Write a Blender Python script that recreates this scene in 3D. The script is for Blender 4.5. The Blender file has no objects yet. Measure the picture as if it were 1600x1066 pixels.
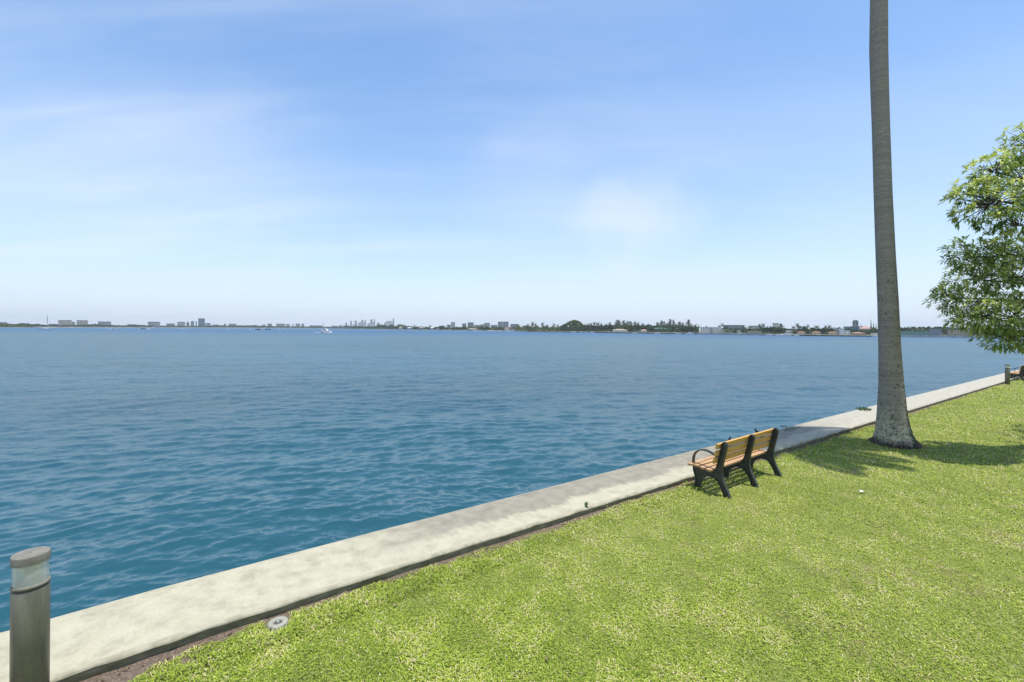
import bpy, math, random
import numpy as np
from mathutils import Vector, Matrix
random.seed(7); rng = np.random.default_rng(7)
S = bpy.context.scene; C = S.collection
R = math.radians
# ------------------------------------------------------------------ camera, sky, sun, exposure
HC = 2.7; FP = 711.0; ROLL = 0.0075          # eye height above the lawn, focal length in photo pixels
cam = bpy.data.objects.new('camera', bpy.data.cameras.new('camera')); C.objects.link(cam); S.camera = cam
cam.data.sensor_width = 36; cam.data.lens = 36*FP/1600; cam.data.shift_y = -19/1600
cam.data.clip_start = 0.05; cam.data.clip_end = 20000
_c, _s = math.cos(math.atan(ROLL)), math.sin(math.atan(ROLL))
cam.matrix_world = Matrix(((_c, -_s, 0, 0), (0, 0, -1, 0), (_s, _c, 0, HC), (0, 0, 0, 1)))
SUN_EL = 81.5; SUN_AZ = 104.0                 # azimuth measured from +Y towards +X
W = bpy.data.worlds.new("World"); S.world = W; W.use_nodes = True
def build_world():
    nt = W.node_tree; nt.nodes.clear(); N = nt.nodes.new; L = nt.links.new
    out = N('ShaderNodeOutputWorld'); bg = N('ShaderNodeBackground'); bg.inputs[1].default_value = 0.15
    sky = N('ShaderNodeTexSky'); sky.sky_type = 'NISHITA'; sky.sun_disc = False
    sky.sun_elevation = R(SUN_EL); sky.sun_rotation = R(SUN_AZ)
    sky.air_density = 1.0; sky.dust_density = 0.6; sky.ozone_density = 2.2
    tc = N('ShaderNodeTexCoord'); sp = N('ShaderNodeSeparateXYZ'); L(tc.outputs['Generated'], sp.inputs[0])
    za = N('ShaderNodeMath'); za.operation = 'MAXIMUM'; L(sp.outputs[2], za.inputs[0]); za.inputs[1].default_value = 0.0
    zz = N('ShaderNodeMath'); zz.operation = 'ADD'; L(za.outputs[0], zz.inputs[0]); zz.inputs[1].default_value = 0.16
    dx = N('ShaderNodeMath'); dx.operation = 'DIVIDE'; L(sp.outputs[0], dx.inputs[0]); L(zz.outputs[0], dx.inputs[1])
    dy = N('ShaderNodeMath'); dy.operation = 'DIVIDE'; L(sp.outputs[1], dy.inputs[0]); L(zz.outputs[0], dy.inputs[1])
    cb = N('ShaderNodeCombineXYZ'); L(dx.outputs[0], cb.inputs[0]); L(dy.outputs[0], cb.inputs[1])
    def layer(scale, rot, sx, sy, loc, lo, hi, detail, dist):
        m = N('ShaderNodeMapping'); L(cb.outputs[0], m.inputs[0]); m.inputs['Rotation'].default_value = (0, 0, R(rot))
        m.inputs['Scale'].default_value = (sx, sy, 1); m.inputs['Location'].default_value = loc
        n = N('ShaderNodeTexNoise'); L(m.outputs[0], n.inputs[0]); n.inputs['Scale'].default_value = scale
        n.inputs['Detail'].default_value = detail; n.inputs['Roughness'].default_value = 0.52; n.inputs['Distortion'].default_value = dist
        r = N('ShaderNodeMapRange'); r.interpolation_type = 'SMOOTHSTEP'; L(n.outputs[0], r.inputs[0])
        r.inputs[1].default_value = lo; r.inputs[2].default_value = hi
        return r.outputs[0]
    a = layer(0.55, 18, 1.0, 2.6, (3.1, 1.7, 0), 0.40, 0.72, 6, 0.25)
    b = layer(1.1, 24, 0.7, 4.2, (1.2, 5.3, 0), 0.47, 0.75, 8, 0.5)
    c = layer(0.22, 0, 1, 1.3, (7.7, 2.2, 0), 0.38, 0.62, 2, 0.0)
    # paler veil towards the left of the view
    lft = N('ShaderNodeMapRange'); lft.interpolation_type = 'SMOOTHSTEP'; L(sp.outputs[0], lft.inputs[0])
    lft.inputs[1].default_value = 0.75; lft.inputs[2].default_value = -0.65; lft.inputs[3].default_value = 0.25; lft.inputs[4].default_value = 1.0
    ab = N('ShaderNodeMath'); ab.operation = 'MULTIPLY_ADD'; L(b, ab.inputs[0]); ab.inputs[1].default_value = 0.45; L(a, ab.inputs[2])
    # soft bright cloud low ahead
    def puff(d, r0, r1, amt):
        dv = Vector(d).normalized()
        dt = N('ShaderNodeVectorMath'); dt.operation = 'DISTANCE'
        n = N('ShaderNodeTexNoise'); L(tc.outputs['Generated'], n.inputs[0]); n.inputs['Scale'].default_value = 7; n.inputs['Detail'].default_value = 6
        nv = N('ShaderNodeVectorMath'); nv.operation = 'MULTIPLY_ADD'; L(n.outputs['Color'], nv.inputs[0]); nv.inputs[1].default_value = (.16, .16, .16); L(tc.outputs['Generated'], nv.inputs[2])
        nn = N('ShaderNodeVectorMath'); nn.operation = 'MULTIPLY'; L(nv.outputs[0], nn.inputs[0]); nn.inputs[1].default_value = (1, 1, 1.5)
        L(nn.outputs[0], dt.inputs[0]); dt.inputs[1].default_value = (dv.x+.08, dv.y+.08, (dv.z+.08)*1.5)
        r = N('ShaderNodeMapRange'); r.interpolation_type = 'SMOOTHSTEP'; L(dt.outputs['Value'], r.inputs[0])
        r.inputs[1].default_value = r1; r.inputs[2].default_value = r0; r.inputs[3].default_value = 0; r.inputs[4].default_value = amt
        return r.outputs[0]
    def add(x, y):
        m = N('ShaderNodeMath'); m.operation = 'ADD'; L(x, m.inputs[0]); L(y, m.inputs[1]); return m.outputs[0]
    m1 = N('ShaderNodeMath'); m1.operation = 'MULTIPLY'; L(ab.outputs[0], m1.inputs[0]); L(lft.outputs[0], m1.inputs[1])
    m2 = N('ShaderNodeMath'); m2.operation = 'MULTIPLY'; L(m1.outputs[0], m2.inputs[0]); m2.inputs[1].default_value = 0.32
    m3 = N('ShaderNodeMath'); m3.operation = 'MULTIPLY_ADD'; L(c, m3.inputs[0]); m3.inputs[1].default_value = 0.16; L(m2.outputs[0], m3.inputs[2])
    t = add(m3.outputs[0], puff((0.27, 1, 0.24), 0.01, 0.19, 0.44))
    t = add(t, puff((0.05, 1, 0.31), 0.01, 0.22, 0.16))
    t = add(t, puff((-0.75, 1, 0.34), 0.03, 0.36, 0.20))
    cl = N('ShaderNodeMath'); cl.operation = 'MINIMUM'; L(t, cl.inputs[0]); cl.inputs[1].default_value = 0.8
    hs = N('ShaderNodeHueSaturation'); L(sky.outputs[0], hs.inputs['Color']); hs.inputs['Saturation'].default_value = SKY_SAT; hs.inputs['Value'].default_value = SKY_VAL
    tint = N('ShaderNodeMix'); tint.data_type = 'RGBA'; tint.blend_type = 'MULTIPLY'; tint.inputs[0].default_value = 1
    L(hs.outputs[0], tint.inputs[6]); tint.inputs[7].default_value = SKY_TINT
    hf = N('ShaderNodeMath'); hf.operation = 'MULTIPLY'; L(za.outputs[0], hf.inputs[0]); hf.inputs[1].default_value = -HOR_K
    he = N('ShaderNodeMath'); he.operation = 'EXPONENT'; L(hf.outputs[0], he.inputs[0])
    hm = N('ShaderNodeMath'); hm.operation = 'MULTIPLY'; L(he.outputs[0], hm.inputs[0]); hm.inputs[1].default_value = .96
    hx = N('ShaderNodeMix'); hx.data_type = 'RGBA'; L(hm.outputs[0], hx.inputs[0]); L(tint.outputs[2], hx.inputs[6]); hx.inputs[7].default_value = HORIZON
    mx = N('ShaderNodeMix'); mx.data_type = 'RGBA'; L(cl.outputs[0], mx.inputs[0]); L(hx.outputs[2], mx.inputs[6]); mx.inputs[7].default_value = CLOUD
    L(mx.outputs[2], bg.inputs[0]); L(bg.outputs[0], out.inputs[0])
SKY_SAT = 1.14; SKY_VAL = 1.02; SKY_TINT = (0.90, 1.06, 1.12, 1); CLOUD = (4.7, 5.05, 5.7, 1); HORIZON = (4.1, 4.55, 5.4, 1); HOR_K = 4.6
build_world()
sun = bpy.data.objects.new('sun', bpy.data.lights.new('sun', 'SUN')); C.objects.link(sun)
sun.data.energy = 4.2; sun.data.angle = R(0.5); sun.data.color = (1.0, 0.96, 0.89)
_d = Vector((math.sin(R(SUN_AZ))*math.cos(R(SUN_EL)), math.cos(R(SUN_AZ))*math.cos(R(SUN_EL)), math.sin(R(SUN_EL))))
sun.rotation_euler = _d.to_track_quat('Z', 'Y').to_euler()
S.view_settings.view_transform = 'Standard'; S.view_settings.look = 'None'
S.view_settings.gamma = 1; S.view_settings.use_curve_mapping = False; S.view_settings.exposure = 0.35
S.cycles.max_bounces = 8; S.cycles.transparent_max_bounces = 12; S.cycles.volume_bounces = 0
# ------------------------------------------------------------------ helpers
ZW = -1.1                                     # water level
def un(px, py, z):                            # photo pixel -> world point on height z
    u = (px-800)/FP; v = (py-514)/FP
    d = (u+v*ROLL, 1.0, u*ROLL-v); t = (z-HC)/d[2]
    return Vector((d[0]*t, d[1]*t, z))
def hz(px): return 514+ROLL*(px-800)
def zat(px, py, D): return HC-(py-hz(px))/FP*D
def xat(px, D): return (px-800)/FP*D
def tag(o, label=None, cat=None, group=None, kind=None):
    if label: o['label'] = label
    if cat: o['category'] = cat
    if group: o['group'] = group
    if kind: o['kind'] = kind
    return o
def empty(name, loc, rz=0):
    o = bpy.data.objects.new(name, None); C.objects.link(o); o.location = loc; o.rotation_euler = (0, 0, rz)
    o.empty_display_size = 0.2; return o
def copy_tree(o, parent=None):
    c = o.copy(); C.objects.link(c)
    if parent: c.parent = parent
    for ch in list(o.children): copy_tree(ch, c)
    return c
def npmesh(name, V, F, mat, parent=None, smooth=False, attrs=None):
    """V (n,3) array, F = (m,k) array or list of faces"""
    me = bpy.data.meshes.new(name); V = np.asarray(V, dtype=np.float32)
    if isinstance(F, np.ndarray):
        m, k = F.shape; me.vertices.add(len(V)); me.vertices.foreach_set('co', V.ravel())
        me.loops.add(m*k); me.loops.foreach_set('vertex_index', F.astype(np.int32).ravel())
        me.polygons.add(m); me.polygons.foreach_set('loop_start', np.arange(0, m*k, k, dtype=np.int32))
        me.polygons.foreach_set('loop_total', np.full(m, k, dtype=np.int32)); me.update(calc_edges=True)
    else:
        me.from_pydata(V.tolist(), [], F); me.update()
    me.polygons.foreach_set('use_smooth', [smooth]*len(me.polygons))
    if attrs:
        for k_, a in attrs.items():
            at = me.attributes.new(k_, 'FLOAT', 'POINT'); at.data.foreach_set('value', np.asarray(a, dtype=np.float32))
    if mat: me.materials.append(mat)
    o = bpy.data.objects.new(name, me); C.objects.link(o)
    if parent: o.parent = parent
    return o
class MB:
    def __init__(s): s.v = []; s.f = []
    def add(s, vs, fs):
        b = len(s.v); s.v += [tuple(p) for p in vs]; s.f += [[b+i for i in f] for f in fs]; return s
    def box(s, x0, x1, y0, y1, z0, z1):
        return s.add([(x0,y0,z0),(x1,y0,z0),(x1,y1,z0),(x0,y1,z0),(x0,y0,z1),(x1,y0,z1),(x1,y1,z1),(x0,y1,z1)],
                     [(0,3,2,1),(4,5,6,7),(0,1,5,4),(1,2,6,5),(2,3,7,6),(3,0,4,7)])
    def lathe(s, prof, n=24, c=(0,0), caps=True):
        b = len(s.v)
        for r, z in prof:
            for i in range(n):
                a = 2*math.pi*i/n; s.v.append((c[0]+r*math.cos(a), c[1]+r*math.sin(a), z))
        for j in range(len(prof)-1):
            for i in range(n):
                k = (i+1) % n; s.f.append([b+j*n+i, b+j*n+k, b+(j+1)*n+k, b+(j+1)*n+i])
        if caps: s.f.append([b+i for i in range(n)][::-1]); s.f.append([b+(len(prof)-1)*n+i for i in range(n)])
        return s
    def tube(s, pts, rads, n=10, caps=True):
        pts = [Vector(p) for p in pts]; b = len(s.v)
        if not hasattr(rads, '__len__'): rads = [rads]*len(pts)
        up = None
        for j, p in enumerate(pts):
            d = (pts[min(j+1, len(pts)-1)]-pts[max(j-1, 0)]).normalized()
            if up is None: up = d.orthogonal().normalized()
            up = (up-d*up.dot(d)).normalized(); q = d.cross(up)
            for i in range(n):
                a = 2*math.pi*i/n; w = p+(up*math.cos(a)+q*math.sin(a))*rads[j]; s.v.append(tuple(w))
        for j in range(len(pts)-1):
            for i in range(n):
                k = (i+1) % n; s.f.append([b+j*n+i, b+j*n+k, b+(j+1)*n+k, b+(j+1)*n+i])
        if caps: s.f.append([b+i for i in range(n)][::-1]); s.f.append([b+(len(pts)-1)*n+i for i in range(n)])
        return s
    def build(s, name, mat, parent=None, smooth=False, bevel=0):
        o = npmesh(name, np.array(s.v), s.f, mat, parent, smooth)
        if bevel:
            m = o.modifiers.new('bevel', 'BEVEL'); m.width = bevel; m.segments = 2; m.limit_method = 'ANGLE'; m.angle_limit = R(40)
        return o
# ------------------------------------------------------------------ materials
class NT:
    def __init__(s, name, rough=0.8, spec=0.3, metal=0.0):
        s.m = bpy.data.materials.new(name); s.m.use_nodes = True; s.t = s.m.node_tree
        s.b = s.t.nodes['Principled BSDF']; s.b.inputs['Roughness'].default_value = rough
        s.b.inputs['Specular IOR Level'].default_value = spec; s.b.inputs['Metallic'].default_value = metal
        s.out = s.t.nodes['Material Output']; s.tc = s.t.nodes.new('ShaderNodeTexCoord')
    def n(s, k): return s.t.nodes.new(k)
    def l(s, a, b): s.t.links.new(a, b)
    def co(s, scale=(1,1,1), src='Object', rot=(0,0,0)):
        m = s.n('ShaderNodeMapping'); s.l(s.tc.outputs[src], m.inputs[0]); m.inputs['Scale'].default_value = scale; m.inputs['Rotation'].default_value = rot
        return m.outputs[0]
    def noise(s, vec, scale, detail=4, rough=0.55, dist=0):
        n = s.n('ShaderNodeTexNoise'); s.l(vec, n.inputs[0]); n.inputs['Scale'].default_value = scale
        n.inputs['Detail'].default_value = detail; n.inputs['Roughness'].default_value = rough; n.inputs['Distortion'].default_value = dist
        return n.outputs[0]
    def ramp(s, fac, stops):
        r = s.n('ShaderNodeValToRGB'); s.l(fac, r.inputs[0]); e = r.color_ramp.elements
        while len(e) > 1: e.remove(e[-1])
        e[0].position = stops[0][0]; e[0].color = (*stops[0][1], 1)
        for p, c in stops[1:]:
            x = e.new(p); x.color = (*c, 1)
        return r.outputs[0]
    def rng(s, v, a, b, c=0., d=1.):
        r = s.n('ShaderNodeMapRange'); s.l(v, r.inputs[0]); r.interpolation_type = 'SMOOTHSTEP'
        for i, x in enumerate((a, b, c, d)): r.inputs[i+1].default_value = x
        return r.outputs[0]
    def mix(s, f, a, b, mode='MIX'):
        m = s.n('ShaderNodeMix'); m.data_type = 'RGBA'; m.blend_type = mode
        for sock, val in ((m.inputs[0], f), (m.inputs[6], a), (m.inputs[7], b)):
            if hasattr(val, 'links') or hasattr(val, 'is_output'): s.l(val, sock)
            elif isinstance(val, (int, float)): sock.default_value = val
            else: sock.default_value = (*val, 1)
        return m.outputs[2]
    def math(s, op, a, b):
        m = s.n('ShaderNodeMath'); m.operation = op
        for sock, val in ((m.inputs[0], a), (m.inputs[1], b)):
            if isinstance(val, (int, float)): sock.default_value = val
            else: s.l(val, sock)
        return m.outputs[0]
    def attr(s, name):
        a = s.n('ShaderNodeAttribute'); a.attribute_name = name; return a.outputs['Fac']
    def bump(s, h, strength, dist=0.01):
        b = s.n('ShaderNodeBump'); s.l(h, b.inputs['Height']); b.inputs['Strength'].default_value = strength; b.inputs['Distance'].default_value = dist
        s.l(b.outputs[0], s.b.inputs['Normal']); return b
    def col(s, c):
        if isinstance(c, tuple): s.b.inputs['Base Color'].default_value = (*c, 1)
        else: s.l(c, s.b.inputs['Base Color'])
        return s
def plain(name, c, rough=0.7, spec=0.3, metal=0.0, var=0.25, scale=6.0):
    m = NT(name, rough, spec, metal); n = m.noise(m.co(), scale, 5)
    m.col(m.ramp(n, [(0.3, tuple(x*(1-var) for x in c)), (0.7, tuple(min(1, x*(1+var)) for x in c))])); return m.m
def foliage(name, dark, light, trans=0.3, scale=0.25, attr=True, spec=0.25, rough=0.6):
    m = NT(name, rough, spec)
    v = m.attr('tint') if attr else m.noise(m.co(), scale, 3)
    c = m.ramp(v, [(0.0, dark), (1.0, light)]); m.col(c)
    tr = m.n('ShaderNodeBsdfTranslucent'); m.l(m.mix(1.0, c, (1.0, 1.0, 0.45), 'MULTIPLY'), tr.inputs[0])
    mx = m.n('ShaderNodeMixShader'); mx.inputs[0].default_value = trans
    m.l(m.b.outputs[0], mx.inputs[1]); m.l(tr.outputs[0], mx.inputs[2]); m.l(mx.outputs[0], m.out.inputs[0])
    return m.m
# ------------------------------------------------------------------ near shore frame: s along the seawall, v towards the water
WD = Vector((math.sin(R(55)), math.cos(R(55)), 0)); WN = Vector((-math.cos(R(55)), math.sin(R(55)), 0))
def off(s): return float(np.interp(s, [-6, -1.3, -.2, 2, 7], [-.75, -.17, -.09, -.04, 0]))
def SV(s, v, z=0): return WD*s+WN*(v+off(s))+Vector((0, 0, z))
VI, VO, ZC = 4.76, 5.79, 0.12
# --- lawn
def make_lawn():
    ss = np.concatenate([np.arange(-6, 30, .25), np.arange(30, 60, 1.5), np.arange(60, 301, 20)])
    vs = np.concatenate([np.arange(VI+.15, -6, -.25), np.arange(-6, -30, -2), np.arange(-30, -301, -30)])
    V = []; 
    for s in ss:
        for v in vs:
            p = SV(s, v); z = 0.012*math.sin(p.x*1.3+p.y*.7)+0.01*math.sin(p.y*2.1-p.x*.5)
            if v < VI-.3: z *= 1.0
            else: z = 0.03+z*.3
            V.append((p.x, p.y, z))
    n = len(vs); F = np.array([[i*n+j, i*n+j+1, (i+1)*n+j+1, (i+1)*n+j] for i in range(len(ss)-1) for j in range(n-1)])
    m = NT('lawn_thatch', 0.95, 0.1); c = m.co()
    n1 = m.noise(c, 60, 4, .7); n2 = m.noise(c, 1.1, 4); n3 = m.noise(c, 5, 5, .6)
    base = m.ramp(n1, [(0.3, (.06, .075, .015)), (.5, (.18, .21, .045)), (.7, (.36, .36, .13))])
    dry = m.ramp(n1, [(0.3, (.10, .075, .035)), (.7, (.32, .26, .14))])
    f = m.math('MULTIPLY', m.rng(n2, .50, .68), m.rng(n3, .4, .62))
    m.col(m.mix(m.math('MULTIPLY', f, .8), base, dry)); m.bump(n1, .8, .02)
    dist = np.array([(VI+.15-v) for s in ss for v in vs]); nearend = np.array([max(0, min(1, (.2-s)/.8))*.26 for s in ss for v in vs])
    W_ = np.clip(1-(dist-.17-nearend)/.14, 0, 1)
    m.col(m.mix(m.rng(m.math('ADD', m.attr('bare'), m.math('MULTIPLY', m.math('SUBTRACT', n3, .5), .9)), .35, .6), m.b.inputs['Base Color'].links[0].from_socket, m.ramp(n1, [(.3, (.075, .055, .04)), (.5, (.16, .12, .09)), (.7, (.28, .22, .17))])))
    o = npmesh('lawn_soil', V, F, m.m, smooth=True, attrs={'bare': W_}); tag(o, kind='structure')
make_lawn()
# --- seawall (thing): cap, front face
def wall_mats():
    m = NT('seawall_concrete', 0.85, 0.2)
    u, v = m.attr('along'), m.attr('across')
    cmb = m.n('ShaderNodeCombineXYZ'); m.l(u, cmb.inputs[0]); m.l(v, cmb.inputs[1])
    def mp(sx, sy):
        k = m.n('ShaderNodeMapping'); m.l(cmb.outputs[0], k.inputs[0]); k.inputs['Scale'].default_value = (sx, sy, 1); return k.outputs[0]
    fine = m.noise(mp(1, 1), 38, 6, .8); mid = m.noise(mp(1, 1), 5, 6, .6); brush = m.noise(mp(9, 1.2), 1.5, 6, .65); big = m.noise(mp(1, 1.4), .8, 3)
    cream = m.ramp(mid, [(.25, (.29, .27, .19)), (.5, (.42, .39, .28)), (.8, (.50, .465, .35))])
    grey = m.ramp(mid, [(.3, (.18, .16, .125)), (.7, (.295, .265, .21))])
    # grey weathering on the outer half between the left third and the bench
    edge = m.math('ADD', v, m.math('MULTIPLY', m.math('SUBTRACT', brush, .5), .34))
    edge = m.math('ADD', edge, m.math('ADD', m.math('MULTIPLY', m.math('SUBTRACT', big, .5), .8), m.math('MULTIPLY', m.math('SUBTRACT', mid, .5), .45)))
    k = m.rng(edge, .30, .46)
    along = m.math('MULTIPLY', m.rng(u, 1.2, 3.2), m.rng(u, 19., 13., 0, 1))
    along = m.math('ADD', along, m.math('MULTIPLY', m.rng(m.noise(mp(1, 1.6), 2.1, 7, .7), .48, .64), .3))
    f = m.math('MULTIPLY', k, along); f = m.math('MINIMUM', f, .92)
    # patch of lighter bare cement on the outermost rim
    rim = m.math('MULTIPLY', m.rng(v, .93, .97), .6); f = m.math('MULTIPLY', f, m.math('SUBTRACT', 1.0, rim))
    c = m.mix(f, cream, grey)
    far = m.rng(u, 11., 16.); c = m.mix(m.math('MULTIPLY', far, .85), c, m.ramp(mid, [(.3, (.36, .33, .27)), (.7, (.45, .42, .35))]))
    spots = m.rng(m.noise(mp(1, 1), 22, 5, .7), .60, .72); c = m.mix(m.math('MULTIPLY', spots, .35), c, (.22, .20, .15))
    mold = m.math('MULTIPLY', m.rng(v, .085, .02), m.rng(mid, .40, .6)); c = m.mix(m.math('MULTIPLY', mold, .6), c, (.16, .145, .09))
    c = m.mix(m.math('MULTIPLY', m.rng(fine, .42, .62), .30), c, (.27, .25, .19))
    m.col(c); m.bump(m.math('ADD', fine, m.math('MULTIPLY', mid, 2.)), .35, .006)
    d = NT('seawall_side', 0.9, 0.15); nn = d.noise(d.co((1, 1, 3)), 6, 6, .65)
    d.col(d.ramp(nn, [(.3, (.10, .09, .05)), (.55, (.21, .19, .12)), (.8, (.34, .31, .21))])); d.bump(nn, .6, .02)
    return m.m, d.m
MCAP, MSIDE = wall_mats()
def make_wall():
    root = empty('seawall', SV(0, VI)); tag(root, 'low cream concrete seawall cap running along the edge of the lawn', 'seawall')
    inv = -Vector(root.location)
    ss = np.concatenate([np.arange(-6, 26, .12), np.arange(26, 80, .6), np.arange(80, 301, 10)])
    prof = [(0.0, ZC-.022), (.004, ZC-.008), (.014, ZC-.001), (.03, ZC), (.065, ZC+.0005)]+[(x, ZC+.001+.004*math.sin(x*3)) for x in np.linspace(.1, .93, 12)]+[(.975, ZC), (1.0, ZC-.006), (1.015, ZC-.02), (1.02, ZC-.05)]
    V = []; U = []; A = []
    for s in ss:
        for t, z in prof:
            e = .006*math.sin(s*7.3)+.005*math.sin(s*17.1)+random.uniform(-.004, .004) if t < .02 else 0
            p = SV(s, VI+t+e, z)+inv; V.append((p.x, p.y, p.z)); U.append(s); A.append(t/1.03)
    n = len(prof); F = np.array([[i*n+j, (i+1)*n+j, (i+1)*n+j+1, i*n+j+1] for i in range(len(ss)-1) for j in range(n-1)])
    npmesh('cap', V, F, MCAP, root, True, {'along': U, 'across': A})
    V = []; ring = [(-.0, ZC-.0215), (.0, -.35), (1.02, -3.0), (1.02, ZC-.049)]
    V = []
    for s in ss:
        for t, z in ((.003, ZC-.021), (.012, .02), (.012, -.4)):
            p = SV(s, VI+t, z)+inv; V.append(tuple(p))
    F = np.array([[i*3+j, i*3+j+1, (i+1)*3+j+1, (i+1)*3+j] for i in range(len(ss)-1) for j in range(2)])
    npmesh('lawn_side_face', V, F, MSIDE, root)
    V = []
    for s in ss:
        for t, z in ((1.02, ZC-.05), (.93, ZC-.30), (.93, -3)):
            p = SV(s, VI+t, z)+inv; V.append(tuple(p))
    npmesh('water_side_face', V, F[:, ::-1], MSIDE, root)
make_wall()
# --- water
def make_water():
    th = np.linspace(R(-80), R(80), 1150)
    ypx = np.concatenate([np.arange(520, 9, -.6), 9/np.linspace(1, 5, 60)[1:]])
    r = 3.8*455/ypx; r = r[(r > 3.0)]; r = np.concatenate([r[r < 5200], [5400.]])
    dr = np.gradient(r)
    RR, TT = np.meshgrid(r, th, indexing='ij'); X = RR*np.sin(TT); Y = RR*np.cos(TT); sp = np.maximum(dr[:, None], (RR*(th[1]-th[0])*.6))
    Zz = np.zeros_like(X); UV = np.zeros_like(X); DX = np.zeros_like(X); DY = np.zeros_like(X)
    g = np.random.default_rng(3)
    main = R(112)      # direction the waves run towards, measured from +X
    for i in range(96):
        lam = .12*(1.049**i)*g.uniform(.93, 1.07) # .12 .. 11 m
        a = main+g.normal(0, .55 if lam < 2 else .42); k = 2*math.pi/lam
        slope = .034 if lam < .9 else (.012 if lam < 2.5 else .004)
        amp = slope/k; ph = g.uniform(0, 6.28)
        w = np.clip((lam/(2.2*sp)-1)/1.0, 0, 1); UV += (1-w*w)*slope*slope*.5
        # groups, so that crests come and go
        gk = k*.17; ga = a+g.normal(0, 1.0)
        env = .55+.65*(.5+.5*np.sin(gk*(X*math.cos(ga)+Y*math.sin(ga))+g.uniform(0, 6)))*1.4
        q = k*(X*math.cos(a)+Y*math.sin(a))+ph
        cs, sn = np.cos(q), np.sin(q)
        Zz += amp*w*env*cs; gf = .45 if lam < .5 else .8; DX -= gf*amp*w*env*sn*math.cos(a); DY -= gf*amp*w*env*sn*math.sin(a)
    V = np.stack([X+DX, Y+DY, ZW+Zz], -1).reshape(-1, 3)
    nr, nt_ = X.shape; I = np.arange(nr*nt_).reshape(nr, nt_)
    F = np.stack([I[:-1, :-1], I[:-1, 1:], I[1:, 1:], I[1:, :-1]], -1).reshape(-1, 4)[:, ::-1]
    m = NT('bay_water', 0.07, 0.5); m.b.inputs['IOR'].default_value = 1.33
    c = m.co()
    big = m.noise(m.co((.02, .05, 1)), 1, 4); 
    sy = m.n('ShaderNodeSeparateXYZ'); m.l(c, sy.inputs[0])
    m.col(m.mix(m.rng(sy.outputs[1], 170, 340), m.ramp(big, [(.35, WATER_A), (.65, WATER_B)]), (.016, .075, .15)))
    def nrm(vec, scale, det, k, rgh=.7):
        n = m.n('ShaderNodeTexNoise'); m.l(vec, n.inputs[0]); n.inputs['Scale'].default_value = scale; n.inputs['Detail'].default_value = det; n.inputs['Roughness'].default_value = rgh; n.inputs['Distortion'].default_value = .35
        s_ = m.n('ShaderNodeVectorMath'); s_.operation = 'SUBTRACT'; m.l(n.outputs['Color'], s_.inputs[0]); s_.inputs[1].default_value = (.5, .5, .5)
        q = m.n('ShaderNodeVectorMath'); q.operation = 'MULTIPLY'; m.l(s_.outputs[0], q.inputs[0]); q.inputs[1].default_value = (k*.7, k, 0); return q.outputs[0]
    a1 = m.n('ShaderNodeVectorMath'); a1.operation = 'ADD'; m.l(nrm(m.co((1., 1.35, 1), rot=(0, 0, R(-18))), NS1, 9, NK1, .82), a1.inputs[0]); m.l(nrm(m.co((1, 2.4, 1), rot=(0, 0, R(-26))), 3.4, 4, NK2, .6), a1.inputs[1])
    ge = m.n('ShaderNodeNewGeometry')
    a2 = m.n('ShaderNodeVectorMath'); a2.operation = 'ADD'; m.l(a1.outputs[0], a2.inputs[0]); m.l(ge.outputs['Normal'], a2.inputs[1])
    a3 = m.n('ShaderNodeVectorMath'); a3.operation = 'NORMALIZE'; m.l(a2.outputs[0], a3.inputs[0]); m.l(a3.outputs[0], m.b.inputs['Normal'])
    rg = np.clip(np.sqrt(np.sqrt(UV*2.0))*.75-.05+.10*np.clip((Y-180)/200, 0, 1), .045, .46).reshape(-1)
    m.l(m.attr('ripple'), m.b.inputs['Roughness'])
    o = npmesh('water', V, F, m.m, smooth=True, attrs={'ripple': rg}); tag(o, kind='structure')
WATER_A = (.012, .054, .072); WATER_B = (.017, .076, .100); NS1 = .8; NK1 = .88; NK2 = .42
make_water()
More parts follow.
